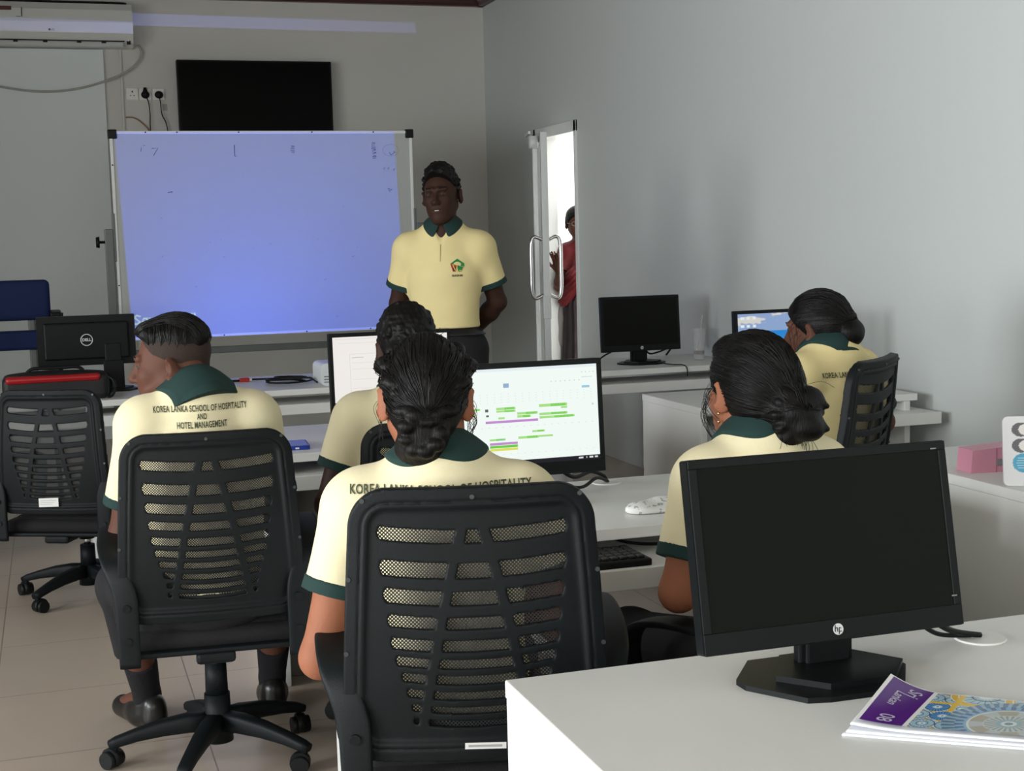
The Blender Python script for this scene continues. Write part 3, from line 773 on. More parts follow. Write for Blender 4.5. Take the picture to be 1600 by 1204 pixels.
c_girl = put(make_chair('black mesh-back chair seen side-on by the right wall', 0.535, rec=10), 2.055, 3.84, 40)
c_girl['placeholder'] = 0
del c_girl['placeholder']

# blue visitor chair against the back wall at the far left
M_blue = mat('blue_upholstery', (0.004, 0.015, 0.075), 0.85, bump=0.4, bscale=400, var=0.08)
t = thing('visitor_chair', 'blue upholstered armchair by the back wall, far left', 'chair', (-0.24, 8.35, 0), 0)
MB().box((-0.235, -0.045, 1.03), (0.235, 0.02, 1.255), bev=0.03, seg=4).build('backrest', M_blue, t, smooth=True)
MB().box((-0.205, -0.05, 0.865), (0.205, 0.0, 0.975), bev=0.022, seg=4).build('lumbar_pad', M_blue, t, smooth=True)
MB().box((-0.24, -0.50, 0.44), (0.24, -0.03, 0.52), bev=0.03, seg=4).build('seat', M_blue, t, smooth=True)
MB().box((-0.15, 0.0, 0.5), (-0.11, 0.04, 1.2), bev=0.008).box((0.11, 0.0, 0.5), (0.15, 0.04, 1.2), bev=0.008).build('back_frame', M_grey_metal, t)
for s in (-1, 1):
    MB().box((s * 0.26 - 0.03, -0.34, 1.055), (s * 0.26 + 0.03, -0.02, 1.085), bev=0.012).cyl((s * 0.245, -0.05, 1.03), (s * 0.30, -0.05, 1.03), 0.038, n=18).tube([(s * 0.27, -0.05, 1.03), (s * 0.27, -0.04, 0.7), (s * 0.25, -0.06, 0.48)], 0.012).tube([(s * 0.27, -0.3, 1.06), (s * 0.27, -0.33, 0.7), (s * 0.25, -0.33, 0.48)], 0.012).build('armrest', M_black, t)
    for y in (-0.44, -0.02): MB().tube([(s * 0.22, y, 0.46), (s * 0.24, y, 0.0)], 0.012).build('leg', M_black, t)
# ================================================================= PEOPLE
def skin(name, c): return mat(name, c, 0.6, bump=0.2, bscale=300, var=0.14, vscale=14, spec=0.25)
M_skin_dark = skin('skin_deep', (0.040, 0.017, 0.011))
M_skin_mid = skin('skin_brown', (0.30, 0.115, 0.062))
M_skin_brown = skin('skin_warm_brown', (0.105, 0.043, 0.027))
M_eye = mat('eye_white', (0.07, 0.058, 0.05), 0.6, var=0.02, spec=0.1)
M_iris = mat('iris', (0.008, 0.005, 0.004), 0.4, var=0.1, spec=0.2)
M_lip_d = mat('lip_dark', (0.085, 0.028, 0.024), 0.4, var=0.05)
M_lip_m = mat('lip_brown', (0.20, 0.075, 0.055), 0.4, var=0.05)
M_fade = mat('cropped_hair', (0.030, 0.017, 0.012), 0.8, bump=0.6, bscale=500, var=0.25, vscale=60)

M_red = mat('red_blouse', (.13, .006, .009), .6, bump=.2, var=.1)
def head_frame(P):
    yaw, pitch, roll = P.get('head', (0, 0, 0))
    return Matrix.Translation(P['headc']) @ Matrix.Rotation(math.radians(yaw), 4, 'Z') @ Matrix.Rotation(math.radians(pitch), 4, 'X') @ Matrix.Rotation(math.radians(roll), 4, 'Y') @ Matrix.Scale(1.0, 4)

def head_prims(P, s=1.0):
    F = head_frame(P)
    def v(*a): return tuple(q * s for q in a)
    A = [ell(v(0, -.014, .036), v(.074, .094, .082), 0.01, F), ell(v(0, .022, -.022), v(.064, .070, .078), .03, F),
         ell(v(0, .045, -.055), v(.050, .050, .055), .03, F), cone(v(0, .058, -.09), v(0, .072, -.100), .020 * s, .016 * s, .025, F)]
    for q in (-1, 1):
        A += [cone(v(q * .050, .000, -.045), v(q * .018, .062, -.097), .020 * s, .014 * s, .03, F), ell(v(q * .036, .062, -.018), v(.024, .022, .022), .02, F),
              cone(v(q * .012, .088, .030), v(q * .044, .076, .030), .009 * s, .008 * s, .012, F),
              ell(v(q * .083, -.014, -.008), v(.0090, .021, .034), .004, F, Q=Matrix.Rotation(q * -.75, 4, 'Z') @ Matrix.Rotation(-.15, 4, 'X')),
              ell(v(q * .012, .098, -.028), v(.009, .011, .008), .006, F)]
    A += [cone(v(0, .086, .022), v(0, .1115, -.024), .007 * s, .0120 * s, .010, F),
          cone(v(-.018, .080, -.054), v(.018, .080, -.054), .009 * s, .009 * s, .012, F), cone(v(-.014, .082, -.067), v(.014, .082, -.067), .008 * s, .008 * s, .008, F)]
    S = [ell(v(q * .031, .096, .010), v(.016, .013, .009), .010, F) for q in (-1, 1)] + [cone(v(-.018, .094, -.0605), v(.018, .094, -.0605), .0022 * s, .0022 * s, .004, F)]
    S += [ell(v(q * .095, -.004, -.003), v(.008, .011, .019), .003, F) for q in (-1, 1)]
    return A, S, F

def hand_prims(w, d, palm, s, side, curl=0.5, k=.006):
    """w wrist, d direction of the fingers, palm = palm normal; five separate bent fingers and a thumb off the side"""
    d = Vector(d).normalized(); n = Vector(palm); n = (n - d * n.dot(d)).normalized(); x = d.cross(n) * side
    F = Matrix((( x.x, d.x, n.x, w[0]), (x.y, d.y, n.y, w[1]), (x.z, d.z, n.z, w[2]), (0, 0, 0, 1)))
    A = [rbox((0, .045 * s, 0), (.036 * s, .046 * s, .011 * s), e=.010, k=.015, F=F), cone((0, -.01, 0), (0, .03 * s, 0), .024 * s, .024 * s, .02, F, flat=(1, 1, .75))]
    for i, (fx, ln) in enumerate(((-.028, .066), (-.0095, .076), (.0095, .072), (.027, .056))):
        p = Vector((fx * s, .086 * s, 0)); a = 0.12; spread = fx * 2.5
        for j, L in enumerate((.45, .30, .25)):
            a += curl * (0.55 if j else 0.35)
            q = p + Vector((math.sin(spread) * ln * L * s, math.cos(a) * ln * L * s, math.sin(a) * ln * L * s))
            A.append(cone(tuple(p), tuple(q), (.0090 - j * .0007) * s, (.0083 - j * .0007) * s, .003, F)); p = q
    p = Vector((-.030 * s, .020 * s, .004)); q = Vector((-.052 * s, .052 * s, .012)); r = Vector((-.056 * s, .082 * s, .020))
    A += [cone(tuple(p), tuple(q), .013 * s, .0105 * s, .01, F), cone(tuple(q), tuple(r), .0105 * s, .0088 * s, .004, F)]
    return A

def torso_prims(P):
    pel, ch, nk = Vector(P['pelvis']), Vector(P['chest']), Vector(P['neck'])
    b = P.get('build', 1.0); sh = [Vector(q) for q in P['shoulders']]
    wa = (pel * 0.55 + ch * 0.45)
    A = [ell(tuple(pel), (P.get('hipw', .165) * b, .115 * b, .11), .05), ell(tuple(wa), (P.get('waistw', .135) * b, .095 * b, .13), .06),
         ell(tuple(ch), (P.get('chestw', .15) * b, .108 * b, .165), .06),
         cone(tuple(sh[0].lerp(sh[1], .06)), tuple(sh[0].lerp(sh[1], .94)), .055 * b, .055 * b, .06),
         cone(tuple(nk + Vector((0, 0, -.01))), tuple(sh[0].lerp(nk, .15)), .050, .050 * b, .05), cone(tuple(nk + Vector((0, 0, -.01))), tuple(sh[1].lerp(nk, .15)), .050, .050 * b, .05),
         cone(tuple(nk), tuple(ch), .062, .09, .05)]
    if P.get('bust'):
        for q in (-1, 1): A.append(ell(tuple(ch + Vector((q * .07, .085, -.01))), (.055, .05, .055), .04))
    for q in P.get('extra', []): A.append(q)
    return A

def arm_prims(P, b):
    out = []
    for sh, el, wr in zip(P['shoulders'], P['elbows'], P['wrists']):
        sh, el, wr = Vector(sh), Vector(el), Vector(wr)
        out.append(([cone(tuple(sh), tuple(sh.lerp(el, .45)), .052 * b, .047 * b, .03), cone(tuple(sh.lerp(el, .45)), tuple(el), .047 * b, .038 * b, .02)],
                    [cone(tuple(el), tuple(el.lerp(wr, .3)), .038 * b, .040 * b, .02), cone(tuple(el.lerp(wr, .3)), tuple(wr), .040 * b, .025 * b, .02)]))
    return out

def leg_prims(P, b):
    out = []
    for hp, kn, an in zip(P['hips'], P['knees'], P['ankles']):
        hp, kn, an = Vector(hp), Vector(kn), Vector(an)
        out.append([cone(tuple(hp), tuple(kn), .082 * b, .055 * b, .04), cone(tuple(kn), tuple(kn.lerp(an, .35)), .053 * b, .052 * b, .03), cone(tuple(kn.lerp(an, .35)), tuple(an), .052 * b, .034 * b, .02)])
    return out

def rng(prs, inf=0.04):
    lo = np.min([p.bbox(inf)[0] for p in prs], 0); hi = np.max([p.bbox(inf)[1] for p in prs], 0); return lo, hi

def build_field(prs, subs, h, fine=None, hf=0.0032, inf=0.0, pad=0.03):
    lo, hi = rng(prs, pad + inf)
    fx = [(), (), ()]
    if fine is not None:
        flo, fhi = fine; fx = [((flo[i], fhi[i], hf),) for i in range(3)]
    F = Field(*[axis(lo[i], hi[i], h, fx[i]) for i in range(3)])
    for p in prs: F.add(p, inf)
    for p in subs: F.add(p, sub=True)
    return F

def nearest_eval(prs, pts, inf):
    """signed distance of a plain union at points"""
    d = np.full(len(pts), 9.0)
    X, Y, Z = pts[:, 0], pts[:, 1], pts[:, 2]
    for p in prs: d = np.minimum(d, p.dist(X, Y, Z, inf))
    return d

def person(label, loc, rz, P, hair, M_sk, shirt=True, collar=True, scale=1.0, detail=0.0034, lip=None, trouser=M_trouser, text=None, shirt_mat=None, long_legs=True):
    root = thing('person', label, 'person', loc, math.radians(rz))
    b = P.get('build', 1.0); s = P.get('hs', 1.0)
    HA, HS, HF = head_prims(P, s)
    nk = Vector(P['neck']); hb = HF @ Vector((0, -.02 * s, -.06 * s))
    neckp = [cone(tuple(nk + Vector((0, -.005, -.02))), tuple(hb), .058 * (b ** .5), .050 * s, .03)]
    T = torso_prims(P); AR = arm_prims(P, b); LG = leg_prims(P, b)
    body = HA + neckp + T
    for u, f in AR: body += u + f
    for l in LG: body += l
    for side, wr, hd in zip((-1, 1), P['wrists'], P['hands']): body += hand_prims(wr, hd[0], hd[1], s, side, hd[2] if len(hd) > 2 else .5)
    for an, toe in zip(P['ankles'], P['toes']):
        body += [cone(tuple(Vector(an) + Vector((0, 0, -.01))), tuple(toe), .034, .028, .02)]
    hc = HF.translation
    F = build_field(body, HS, 0.0065, fine=(np.array(hc) - .13, np.array(hc) + .13), hf=detail)
    F.build('body', M_sk, root)
    # eyes, brows, lips
    for q in (-1, 1):
        c = HF @ Vector((q * .031 * s, .0745 * s, .010 * s))
        e = MB().sphere(tuple(c), .0125 * s, n=20).build('eye', M_eye, root)
        d = (HF.to_3x3() @ Vector((P.get('gaze', 0), 1, 0))).normalized()
        MB().cyl(tuple(c + d * .0105 * s), tuple(c + d * .0129 * s), .0060 * s, .0040 * s, 20).build('iris', M_iris, e)
        ld = MB().sphere((0, 0, 0), .0139 * s, n=28)
        bmesh.ops.delete(ld.bm, geom=[v for v in ld.bm.verts if -.0050 * s < v.co.z < .0016 * s and v.co.y > -.002], context='VERTS')
        ld.xf(Matrix.Translation(c) @ HF.to_3x3().to_4x4()).build('eyelid', M_sk, e)
        pts = smooth_path([HF @ Vector((q * x * s, y * s, z * s)) for x, y, z in ((.014, .0935, .032), (.030, .0905, .036), (.046, .081, .032))], 5)
        MB().tube(pts, [.0028 * s * (1 - abs(i / (len(pts) - 1) - .4)) for i in range(len(pts))], 8).build('eyebrow', M_hair, root)
    lp = MB()
    for z, y, r in ((-.0560, .0895, .0042), (-.0660, .0890, .0050)):
        pts = smooth_path([HF @ Vector((x * s, (y - abs(x) ** 1.5 * 3.0) * s, (z + (.001 if z > -.06 else -.001) * (1 - abs(x) / .02)) * s)) for x in (-.022, -.011, 0, .011, .022)], 4)
        lp.tube(pts, [r * s * (0.25 + 0.75 * math.sin(PI * (i + .5) / len(pts))) for i in range(len(pts))], 8)
    lp.build('lips', lip or M_lip_m, root)
    if P.get('teeth'): MB().tube([HF @ Vector((x * s, (.0935 - abs(x) * .3) * s, -.0608 * s)) for x in (-.014, -.005, .005, .014)], .0030 * s, 8).build('teeth', mat('teeth', (.75, .72, .66), .3, var=.02), root)
    # ---- hair
    hair(root, HF, s, body)
    # ---- polo shirt
    if shirt:
        inf = P.get('loose', .012)
        prs = list(T); hem = P.get('hem', P['pelvis'][2] - .06)
        lo, hi = rng(prs + [q for u, f in AR for q in u], .06)
        F = Field(*[axis(lo[i], hi[i], .0052) for i in range(3)])
        for p in prs: F.add(p, inf)
        frac = P.get('sleeve', .72)
        cuffs = []
        for (u, f), sh, el in zip(AR, P['shoulders'], P['elbows']):
            sh, el = Vector(sh), Vector(el); d = (el - sh); L = d.length; d = d / L; c = d.dot(sh) + L * frac
            for p in (cone(tuple(sh), tuple(el), .058 * b, .052 * b, .035),): F.add(p, inf, clip=[(tuple(d), c)])
            cuffs.append((sh, el, d, c))
        X, Y, Z = F.grid()
        w = wob(X, Y, Z * 1.2, 24, seed=int(abs(loc[0]) * 100) % 97) * .0070 + wob(X + .6 * Z, Y, Z * .4, 62, seed=5) * .0024
        F.D = (F.D + w * np.clip((P['neck'][2] - .02 - Z) * 8, 0, 1)).astype(np.float32)
        # neck opening
        up = ((hb - nk).normalized() * .45 + Vector((0, 0, 1)) * .55).normalized()
        F.add(cone(tuple(nk + Vector((0, .0, .0)) + up * .005), tuple(nk + up * .2), .058, .07, .01), sub=True)
        if P.get('vneck'): F.add(cone(tuple(nk + Vector((0, .08, .03))), tuple(nk + Vector((0, .12, -.055))), .035, .006, .01), sub=True)
        F.cut((0, 0, -1), -hem)
        sh_o = F.build('shirt', shirt_mat or M_shirt, root)
        bv = BVHTree.FromPolygons([v.co[:] for v in sh_o.data.vertices], [p.vertices[:] for p in sh_o.data.polygons])
        for sh, el, d, c in cuffs:
            pr = cone(tuple(sh), tuple(el), .058 * b, .052 * b, .035)
            q0 = Vector(d) * c + (sh - d * sh.dot(d))
            lo2, hi2 = np.array(q0) - .1, np.array(q0) + .1
            G = Field(*[axis(lo2[i], hi2[i], .0035) for i in range(3)])
            for p in prs: G.add(p, inf + .0024)
            G.add(pr, inf + .0024)
            X, Y, Z = G.grid(); G.D = (G.D + wob(X, Y, Z * 1.2, 24, seed=int(abs(loc[0]) * 100) % 97) * .0070 + wob(X + .6 * Z, Y, Z * .4, 62, seed=5) * .0024).astype(np.float32)
            G.cut(tuple(d), c + .004).cut(tuple(-d), -(c - .022)); R2 = (X - q0.x) ** 2 + (Y - q0.y) ** 2 + (Z - q0.z) ** 2; G.D = np.maximum(G.D, np.sqrt(R2) - .085).astype(np.float32)
            G.build('sleeve_cuff', M_green if collar else M_red, sh_o)
        if collar:
            # folded collar: stands round the neck and lies on the shirt
            lo2, hi2 = np.array(nk) - .15, np.array(nk) + .13
            G = Field(*[axis(lo2[i], hi2[i], .0038) for i in range(3)])
            for p in prs: G.add(p, inf + .0055)
            for (u, f), shd, el in zip(AR, P['shoulders'], P['elbows']): G.add(cone(tuple(shd), tuple(el), .058 * b, .052 * b, .035), inf + .0055)
            X, Y, Z = G.grid()
            G.D = (G.D + np.minimum(0, wob(X, Y, Z * 1.2, 24, seed=int(abs(loc[0]) * 100) % 97) * .0070 + wob(X + .6 * Z, Y, Z * .4, 62, seed=5) * .0024) * np.clip((P['neck'][2] - .02 - Z) * 8, 0, 1)).astype(np.float32)
            zz = (X - nk.x) * up.x + (Y - nk.y) * up.y + (Z - nk.z) * up.z
            px = X - nk.x - up.x * zz; py = Y - nk.y - up.y * zz
            rho = np.sqrt(px ** 2 + py ** 2); th = np.arctan2(py, px)
            r1 = P.get('collar_r', .080) + .014 * np.abs(np.cos(th)) + .026 * np.clip(np.sin(th), 0, 1)
            lay = np.maximum(G.D, rho - r1)
            ht = P.get('collar_h', .030)
            top = np.maximum(np.maximum(rho - (.066 + (ht - zz) * .42), zz - ht - .004 * np.sin(th) * -1), -(zz + .05))
            D = np.minimum(lay, top)
            D = np.maximum(D, -(rho - .057 + np.clip(zz - ht + .012, 0, 1) * .3))
            D = np.maximum(D, -(zz + .024 + P.get('collar_cut', 0) + .060 * np.clip(np.sin(th) + .1, 0, 1)))
            gap = np.where(py > 0, (.010 + .42 * np.clip(ht - zz, 0, .2)) - np.abs(px), -1)
            D = np.maximum(D, gap)
            G.D = np.broadcast_to(D, G.D.shape).astype(np.float32).copy()
            G.build('collar', M_green, sh_o)
        if text:
            for i, (body_t, size, zc, xc) in enumerate(text['lines']):
                me = text_mesh(body_t, size, M_thread, extrude=.0, spacing=1.08, bold=.0005)
                kx = text.get('kx', .62)
                bm = bmesh.new(); bm.from_mesh(me)
                bmesh.ops.subdivide_edges(bm, edges=[e for e in bm.edges if e.calc_length() > .012], cuts=1)
                back = text.get('back', -1)
                for v in bm.verts:
                    x = (v.co.x * kx * (-back) + xc); z = zc + v.co.y
                    o, nrm, _, _ = bv.ray_cast(Vector((x, back * .8, z)), Vector((0, -back, 0)))
                    if o is None: o = Vector((x, back * .12, z)); nrm = Vector((0, back, 0))
                    v.co = o + Vector((0, back, .2)).normalized() * .0022
                bm.to_mesh(me); bm.free()
                link(bpy.data.objects.new('lettering', me), sh_o)
        P['_bv'] = bv; P['_shirt'] = sh_o
    # ---- trousers and shoes
    if trouser is not None:
        prs = [ell(tuple(P['pelvis']), (P.get('hipw', .165) * b, .118 * b, .115), .05)]
        for hp, kn, an in zip(P['hips'], P['knees'], P['ankles']):
            hp, kn, an = Vector(hp), Vector(kn), Vector(an); e = kn.lerp(an, P.get('trouser_len', .85))
            prs += [cone(tuple(hp), tuple(kn), .086 * b, .064 * b, .05), cone(tuple(kn), tuple(e), .064 * b, .058 * b, .03)]
        F = build_field(prs, [], .0075, inf=.008)
        X, Y, Z = F.grid(); F.D = (F.D + wob(X, Y, Z * .6, 26, 3) * .005).astype(np.float32)
        F.cut((0, 0, 1), P.get('waist_z', P['pelvis'][2] + .085))
        zc = min(Vector(kn).lerp(Vector(an), P.get('trouser_len', .85)).z for kn, an in zip(P['knees'], P['ankles']))
        F.cut((0, 0, -1), -zc)
        F.build('trousers', trouser, root)
    for an, toe in zip(P['ankles'], P['toes']):
        an, toe = Vector(an), Vector(toe); d = (toe - an); d.z = 0; d.normalize(); h = an - d * .035
        k0 = Vector(h)
        shn = (Vector(P['knees'][0 if an.x < 0 else 1]) - an).normalized(); tp = an + shn * P.get('sock', .12)
        F = build_field([cone(tuple(tp), tuple(an), .050, .040, .01), cone(tuple(an), (an.x, an.y, .05), .040, .040, .01)], [], .006)
        F.cut(tuple(shn), shn.dot(tp) - .01)
        F.build('sock', M_sock, root)
        sole = [cone((h.x, h.y, .040), (an.x + d.x * .03, an.y + d.y * .03, .045), .040, .042, .02), cone((an.x + d.x * .03, an.y + d.y * .03, .040), (toe.x, toe.y, .034), .042, .034, .03), cone((h.x, h.y, .075), (h.x + d.x * .03, h.y + d.y * .03, .07), .036, .04, .02)]
        F = build_field(sole, [cone((an.x, an.y, .10), (an.x, an.y, .2), .034, .05, .01)], .0055)
        F.cut((0, 0, -1), -.004)
        F.build('shoe', M_leather, root)
    return root

# ---- hair styles (drawn in the head's own frame)
def hair_region(Fd, HF, pl=(0.73, -0.68, 0.010), low=None):
    """keep only what lies behind the hairline plane"""
    R = np.array(HF.to_3x3()); t = np.array(HF.translation)
    n = R @ np.array([0, pl[0], pl[1]]); c = pl[2] + n @ t
    Fd.cut(tuple(n), c)
    if low is not None:
        n = R @ np.array([0, low[0], -1.0]); Fd.cut(tuple(n), -low[1] + n @ t)
def hair_noise(Fd, HF, amp, sc, seed=0, strech=(1, 1, 1)):
    X, Y, Z = Fd.grid(); w = wob(X * strech[0], Y * strech[1], Z * strech[2], sc, seed, 9)
    Fd.D = (Fd.D + amp * w).astype(np.float32)
def hfield(prs, h=.0032, pad=.03):
    lo, hi = rng(prs, pad); F = Field(*[axis(lo[i], hi[i], h) for i in range(3)])
    for p in prs: F.add(p)
    return F
def v3(s, *a): return tuple(q * s for q in a)

def strands(root, hobj, HF, s, paths, n, r=.0009, seed=0, jit=.012, lift=.0012, name='hair_strands', parent=None):
    """fine tubes combed over the hair mass along given guide paths"""
    rnd = random.Random(seed)
    me = hobj.data
    bv = BVHTree.FromPolygons([v.co[:] for v in me.vertices], [p.vertices[:] for p in me.polygons])
    m = MB()
    for i in range(n):
        P = paths[rnd.randrange(len(paths))] if isinstance(paths, list) else paths(rnd)
        off = Vector((rnd.gauss(0, jit), rnd.gauss(0, jit), rnd.gauss(0, jit)))
        pts = []
        L = len(P) - 1
        for k, q in enumerate(smooth_path(P, 5)):
            t = k / (L * 5)
            q = HF @ (Vector(q) * s + off * math.sin(PI * min(1, t * 1.0 + .15)) )
            o, nn, _, dd = bv.find_nearest(q)
            if o is None: continue
            pts.append(o + nn * (lift + .0012 * math.sin(i * 2.3 + k * .7)))
        if len(pts) > 3: m.tube(pts, [r * (1 if 2 < k < len(pts) - 2 else .5) for k in range(len(pts))], 4)
    return tag(m.build(name, M_hairs, parent or hobj), kind='stuff')

def hair_short_curly(top=.018, seed=1, front=.012, amp=.006, side=.004, pl=(0.73, -0.68, 0.004)):
    def f(root, HF, s, body):
        F = hfield([ell(v3(s, 0, -.014, .036), (.074 * s + side, .094 * s + side, .082 * s + side), .01, HF), ell(v3(s, 0, -.010, .062), (.068 * s + side, .090 * s + side * 1.5, .060 * s + top), .02, HF), ell(v3(s, 0, .030, .100), (.055 * s, .055 * s, .020 * s + front), .02, HF)])
        rr = random.Random(seed)
        for i in range(110):
            a, b_ = rr.uniform(0, 6.283), rr.uniform(-.15, 1.45)
            d = Vector((math.cos(a) * math.cos(b_), math.sin(a) * math.cos(b_), math.sin(b_)))
            k = max(0, d.z); c = Vector((d.x * (.072 + side), -.012 + d.y * (.092 + side), .040 + d.z * (.080 + top * .75) + max(0, d.y) * front * .5 * k))
            q = rr.uniform(.008, .013); F.add(ell(tuple(c * s), (q, q, q), .003, HF))
        hair_noise(F, HF, amp * .6, 130, seed); hair_noise(F, HF, amp * .5, 320, seed + 1)
        hair_region(F, HF, pl, low=(0, -.062 * s))
        return F.build('hair', M_hair, root)
    return f

def hair_fade(root, HF, s, body):
    F = hfield([ell(v3(s, 0, -.014, .036), (.0752 * s, .0955 * s, .083 * s), .01, HF), cone(v3(s, 0, -.045, -.03), v3(s, 0, -.05, -.085), .052 * s, .050 * s, .02, HF)])
    hair_region(F, HF, (0.80, -0.60, 0.006), low=(-.1, -.075 * s))
    F.build('cropped_sides', M_fade, root)
    F = hfield([ell(v3(s, 0, -.020, .062), (.071 * s, .093 * s, .076 * s), .01, HF), ell(v3(s, 0, .026, .090), (.056 * s, .060 * s, .036 * s), .02, HF)])
    hair_noise(F, HF, .0035, 150, 3, (1, 1, 1)); hair_noise(F, HF, .002, 350, 8)
    hair_region(F, HF, (0.60, -0.80, -0.026), low=(-.35, .012 * s))
    h = F.build('hair', M_hair, root)
    gp = [[Vector((x, -.105, .035)), Vector((x * 1.1, -.075, .105)), Vector((x * 1.1, .0, .142)), Vector((x, .060, .120)), Vector((x * .8, .092, .088))] for x in np.linspace(-.062, .062, 12)]
    gp += [[Vector((q * .04, z, .13)), Vector((q * .072, z, .09)), Vector((q * .078, z + .01, .045))] for q in (-1, 1) for z in np.linspace(-.07, .05, 6)]
    strands(root, h, HF, s, gp, 260, seed=4, r=.0009, jit=.006)

def comb_paths(bun, hairline):
    """guides from hairline points to the bun, bulging outwards"""
    out = []
    for p in hairline:
        p = Vector(p); q = Vector(bun); m = (p + q) / 2; out.append([p, p.lerp(q, .33) + m.normalized() * .05, p.lerp(q, .66) + m.normalized() * .05, q])
    return out

def hair_braided_low(root, HF, s, body):
    pr = [ell(v3(s, 0, -.012, .036), (.0815 * s, .105 * s, .094 * s), .01, HF), ell(v3(s, 0, -.048, -.01), (.068 * s, .076 * s, .080 * s), .03, HF),
          ell(v3(s, -.004, -.095, -.058), (.046 * s, .034 * s, .050 * s), .012, HF), ell(v3(s, -.006, -.072, -.092), (.052 * s, .036 * s, .045 * s), .02, HF)]
    # twisted side braids
    for q in (-1, 1):
        g = smooth_path([(q * .050, .040, .095), (q * .075, .0, .070), (q * .066, -.055, .045), (q * .048, -.088, .000), (q * .012, -.108, -.040)], 5)
        for i, p in enumerate(g):
            a = i * 1.1
            pr.append(ell(v3(s, p.x + q * .005 * math.cos(a), p.y - .006, p.z + .010 * math.sin(a)), v3(s, .021, .019, .014), .003, HF))
    for i in range(9):
        a = i * .7; pr.append(ell(v3(s, -.006 + .032 * math.cos(a), -.118 + .006 * math.sin(a * 2), -.060 + .036 * math.sin(a)), v3(s, .018, .014, .014), .005, HF))
    F = hfield(pr); hair_noise(F, HF, .0032, 130, 4); hair_region(F, HF, (0.74, -0.67, 0.014 * s))
    h = F.build('hair', M_hair, root)
    hl = []
    for k in range(14):
        a = PI * (k / 13) ; hl.append((.085 * math.cos(a), .045 + .01 * math.sin(a), .02 + .09 * math.sin(a)))
    strands(root, h, HF, s, comb_paths((0, -.12, -.035), hl), 170, seed=2, r=.0008)
    # loose strands by the ears and crown
    m = MB(); rnd = random.Random(5)
    for i in range(26):
        q = rnd.choice((-1, 1)); p0 = Vector((q * .080, rnd.uniform(-.02, .02), rnd.uniform(-.02, .02)))
        m.tube([HF @ (p * s) for p in smooth_path([p0, p0 + Vector((q * rnd.uniform(.006, .020), rnd.uniform(-.01, .01), -.022)), p0 + Vector((q * rnd.uniform(.0, .014), .0, -.05)), p0 + Vector((q * rnd.uniform(-.004, .016), 0, rnd.uniform(-.09, -.065)))], 4)], .0005, 3)
    for i in range(14):
        a = rnd.uniform(.2, 2.9); p0 = Vector((.07 * math.cos(a), -.03, .045 + .088 * math.sin(a)))
        m.tube([HF @ (p * s) for p in smooth_path([p0, p0 + Vector((rnd.uniform(-.01, .01), -.01, .010)), p0 + Vector((rnd.uniform(-.03, .03), -.03, .004))], 4)], .0005, 3)
    tag(m.build('flyaway_hair', M_hairs, h), kind='stuff')

def hair_messy_bun(root, HF, s, body):
    pr = [ell(v3(s, 0, -.016, .034), (.085 * s, .112 * s, .097 * s), .01, HF), ell(v3(s, 0, -.055, -.004), (.080 * s, .080 * s, .078 * s), .03, HF),
          ell(v3(s, .022, -.122, -.040), v3(s, .056, .052, .055), .02, HF), ell(v3(s, .035, -.150, -.070), v3(s, .040, .032, .030), .012, HF), ell(v3(s, .050, -.140, -.015), v3(s, .030, .026, .026), .01, HF),
          ell(v3(s, .010, -.115, -.090), v3(s, .040, .030, .028), .01, HF), cone(v3(s, .04, -.145, -.05), v3(s, .075, -.165, -.075), .018 * s, .006 * s, .01, HF), cone(v3(s, .05, -.135, -.01), v3(s, .085, -.150, -.030), .014 * s, .005 * s, .01, HF),
          ell(v3(s, -.01, .045, .095), v3(s, .05, .028, .024), .02, HF)]
    for i in range(12):
        a = i * .53; pr.append(ell(v3(s, .022 + .045 * math.cos(a), -.135, -.042 + .042 * math.sin(a)), v3(s, .020, .018, .012), .005, HF, Q=Matrix.Rotation(-a, 4, 'Y')))
    F = hfield(pr); hair_noise(F, HF, .003, 120, 14); hair_region(F, HF, (0.74, -0.67, 0.022 * s))
    h = F.build('hair', M_hair, root)
    hl = []
    for k in range(14):
        a = PI * (k / 13); hl.append((.085 * math.cos(a), .040 + .02 * math.sin(a), .01 + .10 * math.sin(a)))
    strands(root, h, HF, s, comb_paths((.02, -.14, -.04), hl), 420, seed=7, r=.0008)
    m = MB(); rnd = random.Random(9)
    for i in range(22):
        p0 = Vector((rnd.uniform(-.02, .06), -.130, rnd.uniform(-.10, -.06)))
        m.tube([HF @ (p * s) for p in smooth_path([p0, p0 + Vector((rnd.uniform(-.01, .02), -.01, -.03)), p0 + Vector((rnd.uniform(-.02, .03), .01, rnd.uniform(-.075, -.05)))], 4)], .0006, 3)
    for i in range(20):
        p0 = Vector((-.083, rnd.uniform(.01, .035), rnd.uniform(-.02, .03)))
        m.tube([HF @ (p * s) for p in smooth_path([p0, p0 + Vector((-rnd.uniform(.006, .02), .01, -.03)), p0 + Vector((-.006, .012, -.06)), p0 + Vector((rnd.uniform(0, .012), .0, -.085))], 4)], .00045, 3)
    for i in range(1):
        p0 = Vector((.05, -.12, rnd.uniform(-.03, .03)))
        m.tube([HF @ (p * s) for p in smooth_path([p0, p0 + Vector((.03, -.02, .008)), p0 + Vector((rnd.uniform(.045, .06), -.03, rnd.uniform(-.04, 0)))], 4)], .0005, 3)
    tag(m.build('flyaway_hair', M_hairs, h), kind='stuff')

